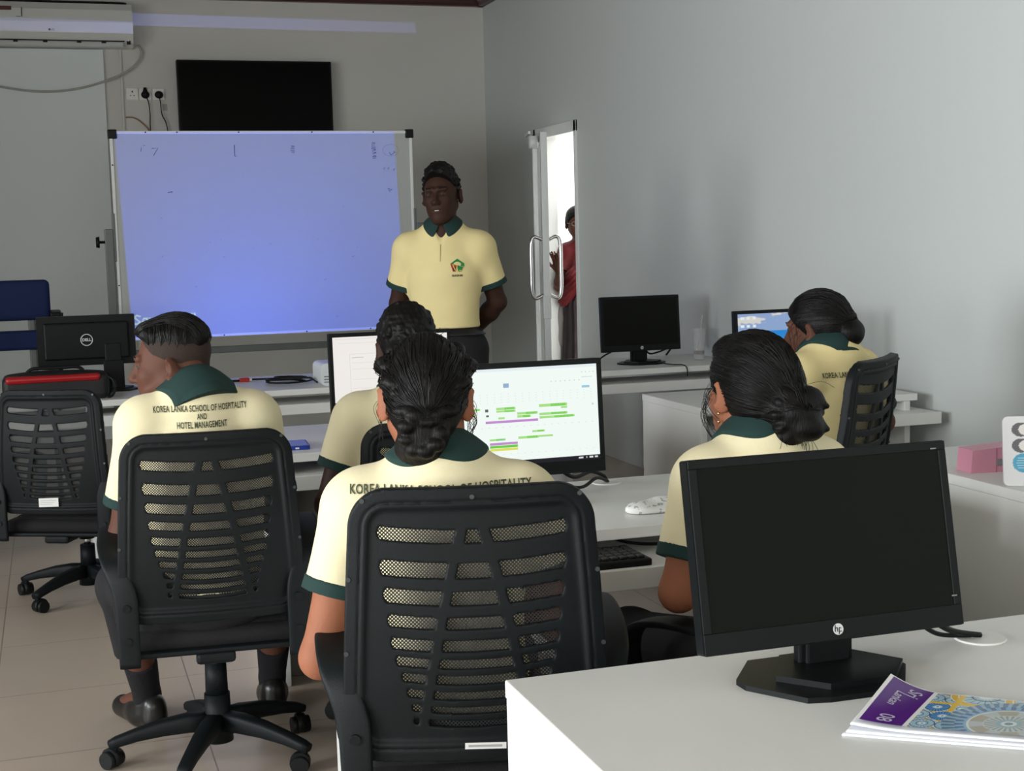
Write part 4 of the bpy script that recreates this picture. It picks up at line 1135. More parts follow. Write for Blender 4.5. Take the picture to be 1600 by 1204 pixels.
def hair_round_bun(root, HF, s, body, back=.0):
    pr = [ell(v3(s, 0, -.014, .038), (.084 * s, .108 * s, .094 * s), .01, HF), ell(v3(s, 0, -.045, .0), (.078 * s, .074 * s, .070 * s), .03, HF), ell(v3(s, .0, -.118, -.022), v3(s, .052, .040, .046), .006, HF), ell(v3(s, .0, -.118, .030), v3(s, .030, .022, .016), .01, HF)]
    F = hfield(pr, .0038); hair_noise(F, HF, .002, 150, 24); hair_region(F, HF, (0.74, -0.67, 0.014 * s))
    h = F.build('hair', M_hair, root)
    hl = [(.085 * math.cos(PI * k / 11), .045, .02 + .09 * math.sin(PI * k / 11)) for k in range(12)]
    strands(root, h, HF, s, comb_paths((0, -.12, -.0), hl), 140, seed=11, r=.0009)
    m = MB(); rnd = random.Random(3)
    for i in range(18):
        q = rnd.choice((-1, 1)); p0 = Vector((q * .08, rnd.uniform(.01, .045), rnd.uniform(-.01, .05)))
        m.tube([HF @ (p * s) for p in smooth_path([p0, p0 + Vector((q * .015, .012, -.02)), p0 + Vector((q * .004, .016, -.06))], 4)], .0006, 3)
    tag(m.build('flyaway_hair', M_hairs, h), kind='stuff')

LINES = ['KOREA LANKA SCHOOL OF HOSPITALITY', 'AND', 'HOTEL MANAGEMENT']
def seated(seat, lean=.0, sw=.175, neckz=.56, shz=.50, headz=.70, heady=.05, elb=None, wri=None, kneez=None, kneey=.44, anky=.44, kx=.13, **k):
    e = elb or [(-.235, .02, seat + .235), (.235, .02, seat + .235)]
    w = wri or [(-.14, .25, seat + .30), (.14, .25, seat + .30)]
    kz = (seat + .045) if kneez is None else kneez
    P = dict(pelvis=(0, -.03, seat + .095), chest=(0, -.02 + lean * .6, seat + .36), neck=(0, -.01 + lean, seat + neckz), shoulders=[(-sw, -.005 + lean, seat + shz), (sw, -.005 + lean, seat + shz)],
             elbows=e, wrists=w, hands=[((.25, 1, .05), (0, 0, -1)), ((-.25, 1, .05), (0, 0, -1))], headc=(0, heady + lean, seat + headz),
             hips=[(-.09, .0, seat + .085), (.09, .0, seat + .085)], knees=[(-kx, kneey, kz), (kx, kneey, kz)], ankles=[(-kx, anky, .10), (kx, anky, .10)], toes=[(-kx - .02, anky + .15, .035), (kx + .02, anky + .15, .035)], hem=seat + .105)
    P.update(k); return P

# woman seated mid-frame (seen from behind)
P = seated(.468, lean=.02, sw=.155, neckz=.525, shz=.455, headz=.645, heady=.02, head=(0, -6, 2), headc=(-.022, .04, 1.122), hs=.97, hipw=.17, chestw=.138, bust=True, build=.97, elb=[(-.232, -.02, .655), (.215, .03, .69)], wri=[(-.16, .19, .735), (.13, .21, .735)], kneey=.40, anky=.36, sleeve=.56)
person('woman seen from behind mid-frame, cream polo shirt, braided hair pinned low', (.668, 2.50, 0), -14, P, hair_braided_low, M_skin_mid, text=dict(kx=.73, lines=[(LINES[0], .0225, .973, 0), (LINES[1], .020, .948, 0), (LINES[2], .0225, .922, 0)]))
# man seated on the left, face in profile
P = seated(.43, lean=.07, sw=.148, neckz=.592, shz=.520, headz=.68, heady=.05, head=(73, -6, 0), headc=(-.055, .13, 1.104), hs=1.0, build=1.0, chestw=.150, kneey=.36, anky=.46, kx=.235, collar_h=.026, collar_r=.084, collar_cut=.012, trouser_len=.62, sock=.13, elb=[(-.205, .10, .66), (.205, .10, .66)], wri=[(-.13, .30, .735), (.13, .30, .735)], hands=[((.25, 1, .05), (0, 0, -1)), ((-.25, 1, .05), (0, 0, -1))], toes=[(-.215, .60, .035), (.235, .60, .035)], ankles=[(-.150, .47, .10), (.225, .50, .10)], knees=[(-.205, .33, .47), (.225, .33, .47)], gaze=.2)
person('man seated on the left in cream polo shirt, face turned left in profile', (.355, 3.74, 0), 0, P, hair_fade, M_skin_brown, text=dict(kx=.53, lines=[(LINES[0], .0225, 1.000, .0), (LINES[1], .0205, .979, .0), (LINES[2], .0225, .958, .0)]))
# student beyond the woman, facing the blank form
P = seated(.405, lean=.05, sw=.16, sleeve=.58,  neckz=.56, shz=.50, headz=.695, heady=.05, head=(-4, -8, 0), build=1.02, elb=[(-.25, .03, .665), (.24, .08, .66)], wri=[(-.15, .24, .735), (.13, .28, .735)], kneey=.42, anky=.36)
person('man in cream polo shirt facing the blank form screen, seen from behind', (.975, 3.93, 0), -8, P, hair_short_curly(.018, 11, .006, .007, .010, (.74, -.67, .012)), M_skin_dark)
# woman on the right behind the dark monitor
P = seated(.46, lean=.05, sw=.135, neckz=.53, shz=.455, headz=.632, heady=.04, head=(2, -4, 2), hs=.97, bust=True, build=.97, elb=[(-.212, .02, .712), (.215, .06, .712)], wri=[(-.02, .20, .735), (.10, .21, .735)], kneey=.40, anky=.34, sleeve=.70)
pw = person('woman on the right in cream polo with a messy low bun and earring', (1.365, 2.50, 0), 4, P, hair_messy_bun, M_skin_mid)
HF = head_frame(P)
er = MB()
for z in (-.042, -.060): er.sphere(HF @ Vector((-.083 * .97, -.004, z * .97)), .0035, n=10)
er.build('earring', mat('gold', (.8, .5, .2), .2, metal=1.0, var=.05), pw)
# woman by the right wall
P = seated(.54, lean=.03, sw=.155, neckz=.50, shz=.43, headz=.572, heady=.04, head=(14, -8, 0), hs=.95, bust=True, build=.92, elb=[(-.20, .06, .77), (.275, .02, .80)], wri=[(.03, .21, .82), (.15, .23, .82)], kneey=.40, anky=.36)
person('woman by the right wall in yellow polo with a round bun', (2.285, 3.80, 0), 22, P, hair_round_bun, M_skin_brown, shirt_mat=M_shirt2, text=dict(kx=.62, lines=[(LINES[0], .0225, .985, .0), (LINES[1], .019, .955, 0)]))

# standing man at the board
P = dict(pelvis=(0, 0, .955), chest=(0, .01, 1.25), neck=(0, -.005, 1.455), shoulders=[(-.160, -.01, 1.372), (.160, -.01, 1.372)], elbows=[(-.226, -.075, 1.135), (.226, -.075, 1.135)], wrists=[(-.09, -.17, .985), (.09, -.175, 1.0)],
         hands=[((1, -.1, -.15), (0, -1, .1), .7), ((-1, -.15, -.1), (0, -1, .1), .7)], headc=(0, .025, 1.612), head=(-9, -3, 3), hips=[(-.09, 0, .92), (.09, 0, .92)], knees=[(-.10, .01, .50), (.10, .01, .50)], ankles=[(-.105, -.02, .10), (.105, -.02, .10)], toes=[(-.13, .13, .035), (.13, .13, .035)],
         build=1.04, chestw=.150, waistw=.130, hipw=.140, hem=1.03, vneck=True, sleeve=.66, trouser_len=.95, waist_z=1.06, teeth=True, collar_r=.070, loose=.014, sock=.06, gaze=-.1)
man = person('standing man in cream polo and black trousers beside the projected board', (1.675, 6.08, 0), 157, P, hair_short_curly(.030, 21, .026, .010, .002, (.74, -.67, -.010)), M_skin_dark, lip=M_lip_d, shirt_mat=M_shirt2)
F = build_field([ell(tuple(P['pelvis']), (.158 * 1.06, .118 * 1.06, .115), .05)] + [cone(tuple(h), tuple(k), .091, .068, .05) for h, k in zip(P['hips'], P['knees'])], [], .005, inf=.0105)
F.cut((0, 0, 1), 1.035).cut((0, 0, -1), -.995)
F.build('belt', M_leather, man)
MB().box((-.022, .128, .998), (.022, .141, 1.032), bev=.004).build('belt_buckle', M_steel, man)
sh, bv = P['_shirt'], P['_bv']
def on_chest(x, z):
    o, n, _, _ = bv.ray_cast(Vector((x, .8, z)), Vector((0, -1, 0)))
    return (o + Vector((0, .0022, 0))) if o else Vector((x, .12, z))
def chest_patch(name, polys, m):
    b = bmesh.new()
    for k, poly in enumerate(polys):
        b.faces.new([b.verts.new(on_chest(x, z) + Vector((0, .0004 * k, 0))) for x, z in poly])
    me = bpy.data.meshes.new(name); b.to_mesh(me); b.free(); me.materials.append(m); return link(bpy.data.objects.new(name, me), sh)
lx, lz, r = -.072, 1.305, .031
pent = [(lx - r * math.sin(2 * PI * k / 5), lz + r * math.cos(2 * PI * k / 5)) for k in range(5)]
chest_patch('emblem', [[(lx, lz), pent[4], pent[0], pent[1], (pent[1][0], lz - .004)], [(lx, lz), (pent[1][0] + .004, lz - .006), pent[2], (lx - .004, lz - r * .8)]], mat('emblem_green', (.02, .22, .05), .7, var=.05))
chest_patch('emblem_red', [[(lx + .003, lz), (lx + .006, lz - r * .8), pent[3], pent[4]]], mat('emblem_red', (.45, .02, .02), .7, var=.05))
chest_patch('emblem_black', [[(lx + .008, lz - .004), (lx + .008, lz - r * .7), (lx + .018, lz - r * .7), (lx + .016, lz - .004)]], mat('emblem_black', (.02, .02, .02), .7, var=.05))
chest_patch('emblem_line', [[(lx + .0022, lz + .012), (lx - .0012, lz + .012), (lx - .0012, lz - r * .7), (lx + .0022, lz - r * .7)], [(lx + .002, lz - r * .62), (lx - .018, lz - r * .62), (lx - .018, lz - r * .74), (lx + .002, lz - r * .74)],
                            [(lx + .021, lz + .006), (lx + .018, lz + .008), (lx + .006, lz - .020), (lx + .009, lz - .022)]], mat('emblem_yellow', (.75, .65, .15), .7, var=.05))
me = text_mesh('SLKSHM', .0125, M_thread, extrude=0, bold=.0004)
bm = bmesh.new(); bm.from_mesh(me)
for v in bm.verts: v.co = on_chest(lx - v.co.x, lz - r - .012 + v.co.y)
bm.to_mesh(me); bm.free(); link(bpy.data.objects.new('lettering', me), sh)
b = bmesh.new()                                                                   # placket seam and button
pts = [on_chest(.0 + .0015, z) for z in (1.40, 1.375, 1.35, 1.325)]
bpk = MB().tube(pts, .0016, 6); bpk.build('placket_seam', mat('seam_thread', (.55, .47, .25), .8, var=.05), sh)

# woman outside the doorway
M_saree = mat('dark_saree', (.030, .018, .020), .55, bump=.3, bscale=60, var=.3)
M_sheer = mat('sheer_grey_cloth', (.30, .27, .26), .6, bump=.3, bscale=60, var=.2)
P = dict(pelvis=(0, 0, .90), chest=(0, .01, 1.19), neck=(.03, -.005, 1.36), shoulders=[(-.155, -.01, 1.30), (.155, -.01, 1.30)], elbows=[(-.20, -.02, 1.05), (.215, .06, 1.06)], wrists=[(-.14, .20, 1.02), (.225, .24, 1.18)],
         hands=[((.5, 1, .1), (0, 0, -1)), ((.25, .25, 1), (.6, .9, -.1), .15)], headc=(.075, .02, 1.515), head=(4, -6, 4), hips=[(-.09, 0, .87), (.09, 0, .87)], knees=[(-.09, .02, .48), (.09, .02, .48)], ankles=[(-.08, 0, .10), (.08, 0, .10)], toes=[(-.09, .13, .035), (.09, .13, .035)], hs=.95, build=.95, bust=True, sleeve=.55, hem=1.10)
dw = person('woman with glasses in red blouse and dark saree looking in through the doorway', (3.735, 9.62, 0), 163, P, hair_round_bun, M_skin_brown, collar=False, shirt_mat=M_red, trouser=None)
prs = [ell((0, 0, .93), (.175, .135, .13), .05), cone((-.05, 0, .88), (-.06, .02, .08), .13, .16, .06), cone((.05, 0, .88), (.06, .02, .08), .13, .16, .06)]
F = build_field(prs, [], .01); X, Y, Z = F.grid()
F.D = (F.D + .008 * np.sin(np.arctan2(Y, X) * 26 + 3 * Z)).astype(np.float32); F.cut((0, 0, -1), -.03); F.cut((0, 0, 1), 1.0)
F.build('saree_skirt', M_saree, dw)
prs = [cone((-.15, .05, 1.36), (.10, .14, 1.12), .05, .07, .05), cone((.10, .14, 1.12), (.18, .05, .96), .06, .05, .05)]
F = build_field(prs, [], .008); X, Y, Z = F.grid(); F.D = (F.D + .004 * np.sin((X + Z) * 160)).astype(np.float32)
F.build('saree_drape', M_red, dw)
prs = [cone((.17, .02, .98), (.235, -.02, .66), .030, .055, .04, flat=(1, .4, 1)), cone((.235, -.02, .66), (.20, -.02, .35), .055, .03, .04, flat=(1, .4, 1))]
F = build_field(prs, [], .008); F.build('saree_end', M_sheer, dw)
HF = head_frame(P); gl = MB()
for q in (-1, 1):
    gl.tube([HF @ Vector((q * .031 + .022 * math.cos(a), .1075, .008 + .016 * math.sin(a))) for a in np.linspace(0, 2 * PI, 21)], .0014, 6)
    gl.tube([HF @ Vector(p) for p in ((q * .053, .106, .012), (q * .074, .06, .010), (q * .078, -.01, .006))], .0013, 6)
gl.tube([HF @ Vector(p) for p in ((-.009, .108, .010), (.009, .108, .010))], .0014, 6)
gl.build('glasses', mat('glasses_wire', (.25, .22, .2), .25, metal=1.0, var=.05), dw)
# ================================================================= THE FRONT OF THE ROOM
# whiteboard on its stand
BX0, BX1, BZ0, BZ1, BY = 0.388, 2.172, 0.885, 2.085, 8.60
M_board = mat('whiteboard_enamel', (0.43, 0.45, 0.43), 0.44, var=0.015, spec=0.5)
wb = thing('whiteboard', 'large whiteboard lit blue by the projector, on a grey stand', 'whiteboard', ((BX0 + BX1) / 2, BY, 0))
hw = (BX1 - BX0) / 2
MB().box((-hw, 0, BZ0), (hw, 0.018, BZ1)).build('board', M_board, wb)
f = MB()
for a, b in (((-hw - .012, -.006, BZ0 - .012), (hw + .012, .024, BZ0 + .006)), ((-hw - .012, -.006, BZ1 - .006), (hw + .012, .024, BZ1 + .012)), ((-hw - .012, -.006, BZ0), (-hw + .006, .024, BZ1)), ((hw - .006, -.006, BZ0), (hw + .012, .024, BZ1))): f.box(a, b, bev=.003)
f.build('board_frame', M_alu, wb)
for sx in (-1, 1):
    for z in (BZ0, BZ1):
        s = 1 if z == BZ1 else -1
        m = MB().box((sx * hw - (.03 if sx > 0 else .022), -.010, z - (.034 if s > 0 else .020)), (sx * hw + (.022 if sx > 0 else .03), .028, z + (.020 if s > 0 else .034)), bev=.006)
        m.build('corner_cap', M_black, wb)
rvs = []
class RV:
    def cyl(s, a, b, r, n=10): MB().cyl(a, b, r, n=n).build('rivet', M_black, wb)
rv = RV()
for x in (-.70, -.52, -.16, .28, .66): rv.cyl((x, -.0075, BZ1 + .003), (x, -.0055, BZ1 + .003), .0045, n=10)
for x in (-.66, -.3, .2, .6): rv.cyl((x, -.0075, BZ0 - .003), (x, -.0055, BZ0 - .003), .0045, n=10)
for z in (1.0, 1.2, 1.9):
    rv.cyl((-hw - .003, -.0075, z), (-hw - .003, -.0055, z), .0045, n=10)
for sx in (-1, 1):
    x = sx * (hw + .045)
    m = MB().box((x - .024, -.02, .06), (x + .024, .03, 1.53), bev=.004)
    m.box((x - .03, -.32, .05), (x + .03, .34, .085), bev=.006)
    m.build('stand_post', M_grey_metal, wb)
    MB().box((sx * (hw + .016) - .008, -.012, 1.34), (sx * (hw + .016) + .008, .03, 1.62), bev=.003).build('clamp', M_grey_metal, wb)
    MB().cyl((x + sx * .022, .005, 1.455), (x + sx * .055, .005, 1.455), .008, n=12).cyl((x + sx * .055, .005, 1.455), (x + sx * .075, .005, 1.455), .034, .030, 18).build('knob', M_black, wb)
    for y in (-.29, .31): MB().cyl((x, y, .0), (x, y, .05), .022, n=16).build('foot_wheel', M_black, wb)
MB().box((-hw - .05, -.01, .775), (hw + .05, .022, .815), bev=.004).build('crossbar', M_grey_metal, wb)
MB().box((-hw + .02, -.055, BZ0 - .040), (hw - .02, -.004, BZ0 - .030), bev=.003).build('pen_tray', M_alu, wb) if False else None
# faint marker scribbles
def bp(x, y):                        # a point on the board, as fractions from its top left corner
    return Vector((-hw + x * 2 * hw, -.0012, BZ1 - y * (BZ1 - BZ0)))
M_ink = mat('faded_ink', (0.12, 0.13, 0.22), 0.6, var=0.2)
sc = MB(); rnd = random.Random(12)
def scrib(pts, r=.0016): sc.tube([bp(*p) for p in pts], r, 4)
scrib([(.125, .075), (.145, .073), (.13, .11)], .0020); scrib([(.395, .06), (.394, .115), (.40, .115)], .0022)
for cx, cy, n in ((.59, .085, 5), (.87, .07, 6), (.872, .11, 6)):
    for k in range(n): scrib([(cx - .006 + rnd.uniform(-.002, .002), cy - .02 + k * .008), (cx + .006, cy - .02 + k * .008 + rnd.uniform(-.004, .004))], .0018)
scrib([(.93 + .028 * math.cos(a), .09 + .03 * math.sin(a)) for a in np.linspace(0, 6.2, 24)], .0005); scrib([(.925, .10), (.93, .115), (.945, .10), (.94, .095)], .0018)
for cx, cy in ((.90, .185), (.915, .185), (.935, .19)): scrib([(cx, cy), (cx + .008, cy - .01), (cx + .004, cy + .006)], .0011)
scrib([(.915, .285), (.93, .29), (.92, .30), (.918, .29)], .0020); scrib([(.17, .29), (.185, .285), (.182, .292)], .0022); scrib([(.10, .06), (.104, .062)], .002); scrib([(.09, .09), (.092, .07)], .0012)
for k in range(16):
    x, y = rnd.uniform(.1, .95), rnd.uniform(.3, .95); scrib([(x, y), (x + rnd.uniform(-.008, .008), y + .006)], .0009)
tag(sc.build('marker_scribble', M_ink, wb), kind='stuff')

# wall mounted television
tv = thing('television', 'black flat television mounted on the back wall above the board', 'television', (1.548, YB - 0.095, 2.11))
MB().prism(rrect(-.575, 0, .575, .675, .006, 3), 'y', -.03, .03).build('housing', mat('gloss_black', (.004, .004, .004), .3, var=.1, spec=.15), tv)
MB().box((-.562, -.0315, .02), (.562, -.030, .662)).build('screen', mat('tv_glass', (.002, .002, .002), .25, var=.1, spec=.08), tv)
MB().box((-.2, .03, .2), (.2, .090, .5)).build('wall_bracket', M_grey_metal, tv)

# air conditioner
ac = thing('air_conditioner', 'white split air conditioner high on the back wall, top left', 'air conditioner', (-.05, YB, 2.866))
pr = [(0, .0), (-.13, -.0), (-.185, .025), (-.215, .085), (-.22, .16), (-.205, .25), (-.17, .298), (0, .305)]
MB().prism(pr, 'x', -.52, .722).build('casing', mat('gloss_white_plastic', (.70, .71, .69), .18, var=.02), ac)
m = MB(); m.box((-.50, -.192, -.008), (.655, -.150, .032), bev=.008); m.build('air_vane', mat('vane_plastic', (.55, .57, .56), .35, var=.02), ac)
m = MB(); m.box((-.50, -.206, .030), (.66, -.165, .036)); 
for x in (-.1, .1, .33, .5): m.box((x, -.205, .018), (x + .03, -.19, .034))
m.build('vane_slot', M_black, ac)
MB().box((.695, -.192, .012), (.722, -.186, .045)).build('energy_label', M_black, ac).location.x = -.02
MB().box((.698, -.2165, .035), (.712, -.2125, .045)).build('indicator', mat('indicator_white', (.8, .8, .8), .3, var=.02), ac).location = (-.02, .018, 0)
MB().box((-.46, -.214, .235), (-.10, -.20, .262), bev=.002).build('display_strip', mat('display_maroon', (.10, .02, .015), .3, var=.05), ac)
MB().box((-.035, -.2165, .19), (-.03, -.21, .255)).box((-.07, -.2165, .19), (-.04, -.212, .193)).build('display_line', M_black, ac)
place_text('LG', .022, mat('print_grey_dark', (.12, .12, .12), .5, var=.02), ac, (.17, -.2172, .105), (PI / 2 - .1, 0, 0), 'logo_letters')
MB().cyl((.148, -.2180, .105), (.148, -.2150, .105), .008, n=16).build('logo', mat('print_grey_dark', (.12, .12, .12), .5), ac)
MB().tube(smooth_path([(.69, -.06, .32), (.60, -.1, .318), (.2, -.08, .322), (-.5, -.09, .33)], 6), .008, 6).build('top_cable', M_black, ac)
tag(MB().tube(smooth_path([(.715, YB - .03, 2.90), (.735, YB - .03, 2.84), (.70, YB - .04, 2.77), (.60, YB - .05, 2.69), (.40, YB - .05, 2.61), (.20, YB - .05, 2.565), (0, YB - .05, 2.555), (-.22, YB - .05, 2.58), (-.6, YB - .05, 2.66), (-.9, YB - .05, 2.75)], 7), .0085, 8).build('hanging_cable', mat('grey_pipe', (.40, .40, .37), .6, var=.03)), 'grey cable sagging across the back wall below the air conditioner', 'cable')

# power sockets and plugs
M_sock_p = mat('socket_plastic', (.84, .83, .79), .35, var=.02)
SOCKX = (.655, .747, .845)
for i, x in enumerate(SOCKX):
    o = thing('wall_socket', ('bare white wall socket, leftmost of three beside the television', 'white wall socket with the pointed black plug, between the other two', 'white wall socket nearest the television, with a round black plug')[i], 'socket', (x, YB, 2.545), 0, 'wall sockets left of the television')
    MB().box((-.043, -.012, -.043), (.043, 0, .043), bev=.004).build('plate', M_sock_p, o)
    h = MB().box((-.004, -.0135, .010), (.004, -.0115, .024)).box((-.016, -.0135, -.014), (-.008, -.0115, -.008)).box((.008, -.0135, -.014), (.016, -.0115, -.008)); h.build('pin_hole', M_black, o)
    MB().box((.026, -.0155, .016), (.034, -.0115, .032), bev=.001).build('switch', M_sock_p, o)
for i, (x, dx, tip) in enumerate(((.747, .012, 1), (.845, 0, 0))):
    o = thing('power_plug', ('pointed black plug in the middle wall socket', 'round black plug in the socket nearest the television')[i], 'plug', (x, YB - .012, 2.545), 0, 'black power plugs')
    m = MB().sphere((0, -.018, -.006), .031, (1, .7, .9), 18)
    if tip: m.cyl((0, -.02, 0), (0, -.02, .046), .022, .011, 16)
    m.build('plug_body', M_black, o)
    MB().tube(smooth_path([(0, -.02, -.02), (dx + .008, -.02, -.06), (dx + .015, -.02, -.15), (dx + .035 * (1 - tip) + .012, -.02, -.24), (dx + .05 * (1 - tip) + .02, -.02, -.50)], 6), .0042, 6).build('power_cord', M_black, o)
tag(MB().box((-.018, -.003, -.025), (.018, 0, .025)).xf(Matrix.Translation((.885, YB, 2.45))).build('wall_mark', mat('grey_smudge', (.36, .37, .36), .6, var=.2)), 'small grey patch on the wall under the right socket', 'patch')
tag(MB().tube(smooth_path([(.60, YB - .012, 2.375), (.66, YB - .014, 2.372), (.72, YB - .015, 2.33), (.77, YB - .015, 2.26), (.80, YB - .015, 2.1)], 6), .0045, 6).build('wall_wire', mat('orange_wire', (.30, .14, .07), .5, var=.05)), 'thin reddish brown wire curving down the back wall above the board', 'wire')

# projector on the front desk, aimed at the board
LP = Vector((1.30, 6.72, 0.83))
pj = thing('projector', 'small white projector on the front desk beside a coil of cable', 'projector', (1.30, 6.60, 0.755))
MB().prism(rrect(-.125, .0, .125, .105, .026, 6), 'y', -.11, .10).build('casing', mat('projector_white', (.72, .76, .78), .3, var=.02), pj)
m = MB().box((-.065, -.1125, .035), (-.030, -.109, .070), bev=.004); m.build('port', M_black, pj)
MB().box((-.11, -.1122, .015), (-.07, -.1098, .020)).box((-.11, -.1122, .028), (-.07, -.1098, .033)).box((-.11, -.1122, .041), (-.07, -.1098, .046)).build('vent', mat('vent_grey', (.2, .2, .2), .5, var=.05), pj)
MB().cyl((0, .10, .075), (0, .112, .075), .024, n=24).build('lens_ring', M_black, pj)
sp = bpy.data.lights.new('projector_beam', 'SPOT'); sp.energy = 150; sp.spot_size = math.radians(100); sp.spot_blend = 0; sp.shadow_soft_size = 0.004
so = bpy.data.objects.new('projector_beam', sp); C.objects.link(so); so.location = LP
dirv = Vector(((BX0 + BX1) / 2, BY, (BZ0 + BZ1) / 2)) - LP
so.rotation_euler = (PI / 2, 0, 0)                                     # looks along +Y; local x = world x, local y = world z
sp.use_nodes = True
nt = sp.node_tree; N = nt.nodes; L = nt.links; em = N['Emission']
tc = N.new('ShaderNodeTexCoord'); sp_ = N.new('ShaderNodeSeparateXYZ'); L.new(tc.outputs['Normal'], sp_.inputs[0])
def mth(op, a, b=None, c=None, clamp=False):
    n = N.new('ShaderNodeMath'); n.operation = op; n.use_clamp = clamp
    for i, q in enumerate((a, b, c)):
        if q is None: continue
        if isinstance(q, (int, float)): n.inputs[i].default_value = q
        else: L.new(q, n.inputs[i])
    return n.outputs[0]
nz = mth('MULTIPLY', sp_.outputs['Z'], -1.0)
U = mth('DIVIDE', sp_.outputs['X'], nz); Vv = mth('DIVIDE', sp_.outputs['Y'], nz)
def uv(x, z, Y=BY): return ((x - LP.x) / (Y - LP.y), (z - LP.z) / (Y - LP.y))
def quad_mask(c):
    """1 inside a convex quad given counter-clockwise in (u, v)"""
    out = None
    for i in range(len(c)):
        (x0, y0), (x1, y1) = c[i], c[(i + 1) % len(c)]
        nx, ny = -(y1 - y0), (x1 - x0); l = math.hypot(nx, ny); nx /= l; ny /= l
        s = mth('ADD', mth('MULTIPLY', U, nx), mth('MULTIPLY_ADD', Vv, ny, -(nx * x0 + ny * y0)))
        s = mth('MULTIPLY', s, 260.0, clamp=True)
        out = s if out is None else mth('MINIMUM', out, s)
    return out
pic = quad_mask([uv(.445, BZ0 - .01), uv(2.115, BZ0 - .01), uv(2.075, BZ1 + .012), uv(.400, BZ1 + .012)])
def seg(x0, z0, x1, z1, w):
    (a, b), (c, d) = uv(x0, z0), uv(x1, z1); w = w / (BY - LP.y)
    dx, dy = c - a, d - b; l2 = dx * dx + dy * dy
    pu = mth('SUBTRACT', U, a); pv = mth('SUBTRACT', Vv, b)
    t = mth('DIVIDE', mth('ADD', mth('MULTIPLY', pu, dx), mth('MULTIPLY', pv, dy)), l2, clamp=True)
    ex = mth('SUBTRACT', pu, mth('MULTIPLY', t, dx)); ey = mth('SUBTRACT', pv, mth('MULTIPLY', t, dy))
    r2 = mth('ADD', mth('MULTIPLY', ex, ex), mth('MULTIPLY', ey, ey))
    return mth('LESS_THAN', r2, w * w)
GL = {'S': [(1, .9, .5, 1), (.5, 1, .05, .8), (.05, .8, .5, .52), (.5, .52, .95, .25), (.95, .25, .5, 0), (.5, 0, 0, .1)], 'a': [(.8, .65, .8, 0), (.8, .6, .3, .65), (.3, .65, .05, .3), (.05, .3, .35, 0), (.35, 0, .8, .15)], 'v': [(0, .65, .4, 0), (.85, .65, .4, 0)],
      'D': [(.05, 0, .05, 1), (.05, 1, .5, 1), (.5, 1, .95, .5), (.95, .5, .5, 0), (.5, 0, .05, 0)], 'M': [(0, 0, 0, 1), (0, 1, .5, .3), (.5, .3, 1, 1), (1, 1, 1, 0)], 'I': [(0, 0, 0, 1)]}
txt = None
for ch, x in (('S', .458), ('a', .505), ('v', .552), ('D', .712), ('M', .758), ('I', .812)):
    for (a, b, c, d) in GL[ch]:
        s = seg(x + a * .038, .968 + b * .052, x + c * .038, .968 + d * .052, .0042); txt = s if txt is None else mth('MAXIMUM', txt, s)
for (a, b, c, d) in ((0, 1, .5, .4), (1, 1, .5, .4)):
    s = seg(.458 + a * .03, .895 + b * .035, .458 + c * .03, .895 + d * .035, .004); txt = mth('MAXIMUM', txt, s)
mx = N.new('ShaderNodeMix'); mx.data_type = 'RGBA'; L.new(txt, mx.inputs['Factor'])
mx.inputs['A'].default_value = (0.022, 0.105, 0.90, 1); mx.inputs['B'].default_value = (0.6, 0.9, 1.1, 1)
L.new(mx.outputs['Result'], em.inputs['Color'])
L.new(pic, em.inputs['Strength'])
# added spot above the board, no such lamp: makes the blue wall strip
gs = bpy.data.lights.new('added_strip_spot', 'SPOT'); gs.energy = 60; gs.spot_size = math.radians(110); gs.spot_blend = 0; gs.shadow_soft_size = 0.003
go = bpy.data.objects.new('added_strip_spot', gs); C.objects.link(go); go.location = (1.28, BY + .012, BZ1 + .035); go.rotation_euler = (PI / 2, 0, 0)
gs.use_nodes = True; nt = gs.node_tree; N = nt.nodes; L = nt.links
tc = N.new('ShaderNodeTexCoord'); sp_ = N.new('ShaderNodeSeparateXYZ'); L.new(tc.outputs['Normal'], sp_.inputs[0])
nz = mth('MULTIPLY', sp_.outputs['Z'], -1.0)
U = mth('DIVIDE', sp_.outputs['X'], nz); Vv = mth('DIVIDE', sp_.outputs['Y'], nz)
LP = go.location.copy()
band = quad_mask([uv(-.6, 3.045, YB), uv(2.83, 3.025, YB), uv(2.83, 3.115, YB), uv(-.6, 3.15, YB)])
N['Emission'].inputs['Color'].default_value = (0.28, 0.34, 0.95, 1); L.new(band, N['Emission'].inputs['Strength'])

# ================================================================= THINGS ON THE DESKS
DT = 0.755
bag = thing('laptop_bag', 'black laptop bag with a red top band on the front desk', 'bag', (0.0, 6.57, DT), math.radians(0))
F = Field(axis(-.27, .27, .005), axis(-.13, .13, .005), axis(-.01, .17, .004))
F.add(rbox((0, 0, .058), (.225, .085, .058), e=.03)).add(ell((0, .0, .105), (.205, .075, .026), .02)); hair_noise(F, None, .003, 25, 3)
F.cut((0, 0, -1), -.001)
F.build('bag_body', mat('black_nylon', (.010, .010, .011), .55, bump=.4, bscale=200), bag)
F = Field(axis(-.27, .27, .005), axis(-.13, .13, .005), axis(.06, .16, .004))
F.add(rbox((-.01, -.012, .100), (.200, .086, .016), e=.014)); hair_noise(F, None, .002, 25, 3)
F.build('red_band', mat('red_vinyl', (.33, .008, .012), .3, bump=.1), bag)
MB().tube(smooth_path([(.17, -.05, .10), (.235, -.07, .09), (.25, -.09, .05), (.235, -.10, .015), (.215, -.105, .01)], 6), .007, 6).tube(smooth_path([(.17, .02, .11), (.225, .0, .10), (.24, -.02, .04), (.22, -.03, .01)], 6), .006, 6).build('strap', M_black, bag)
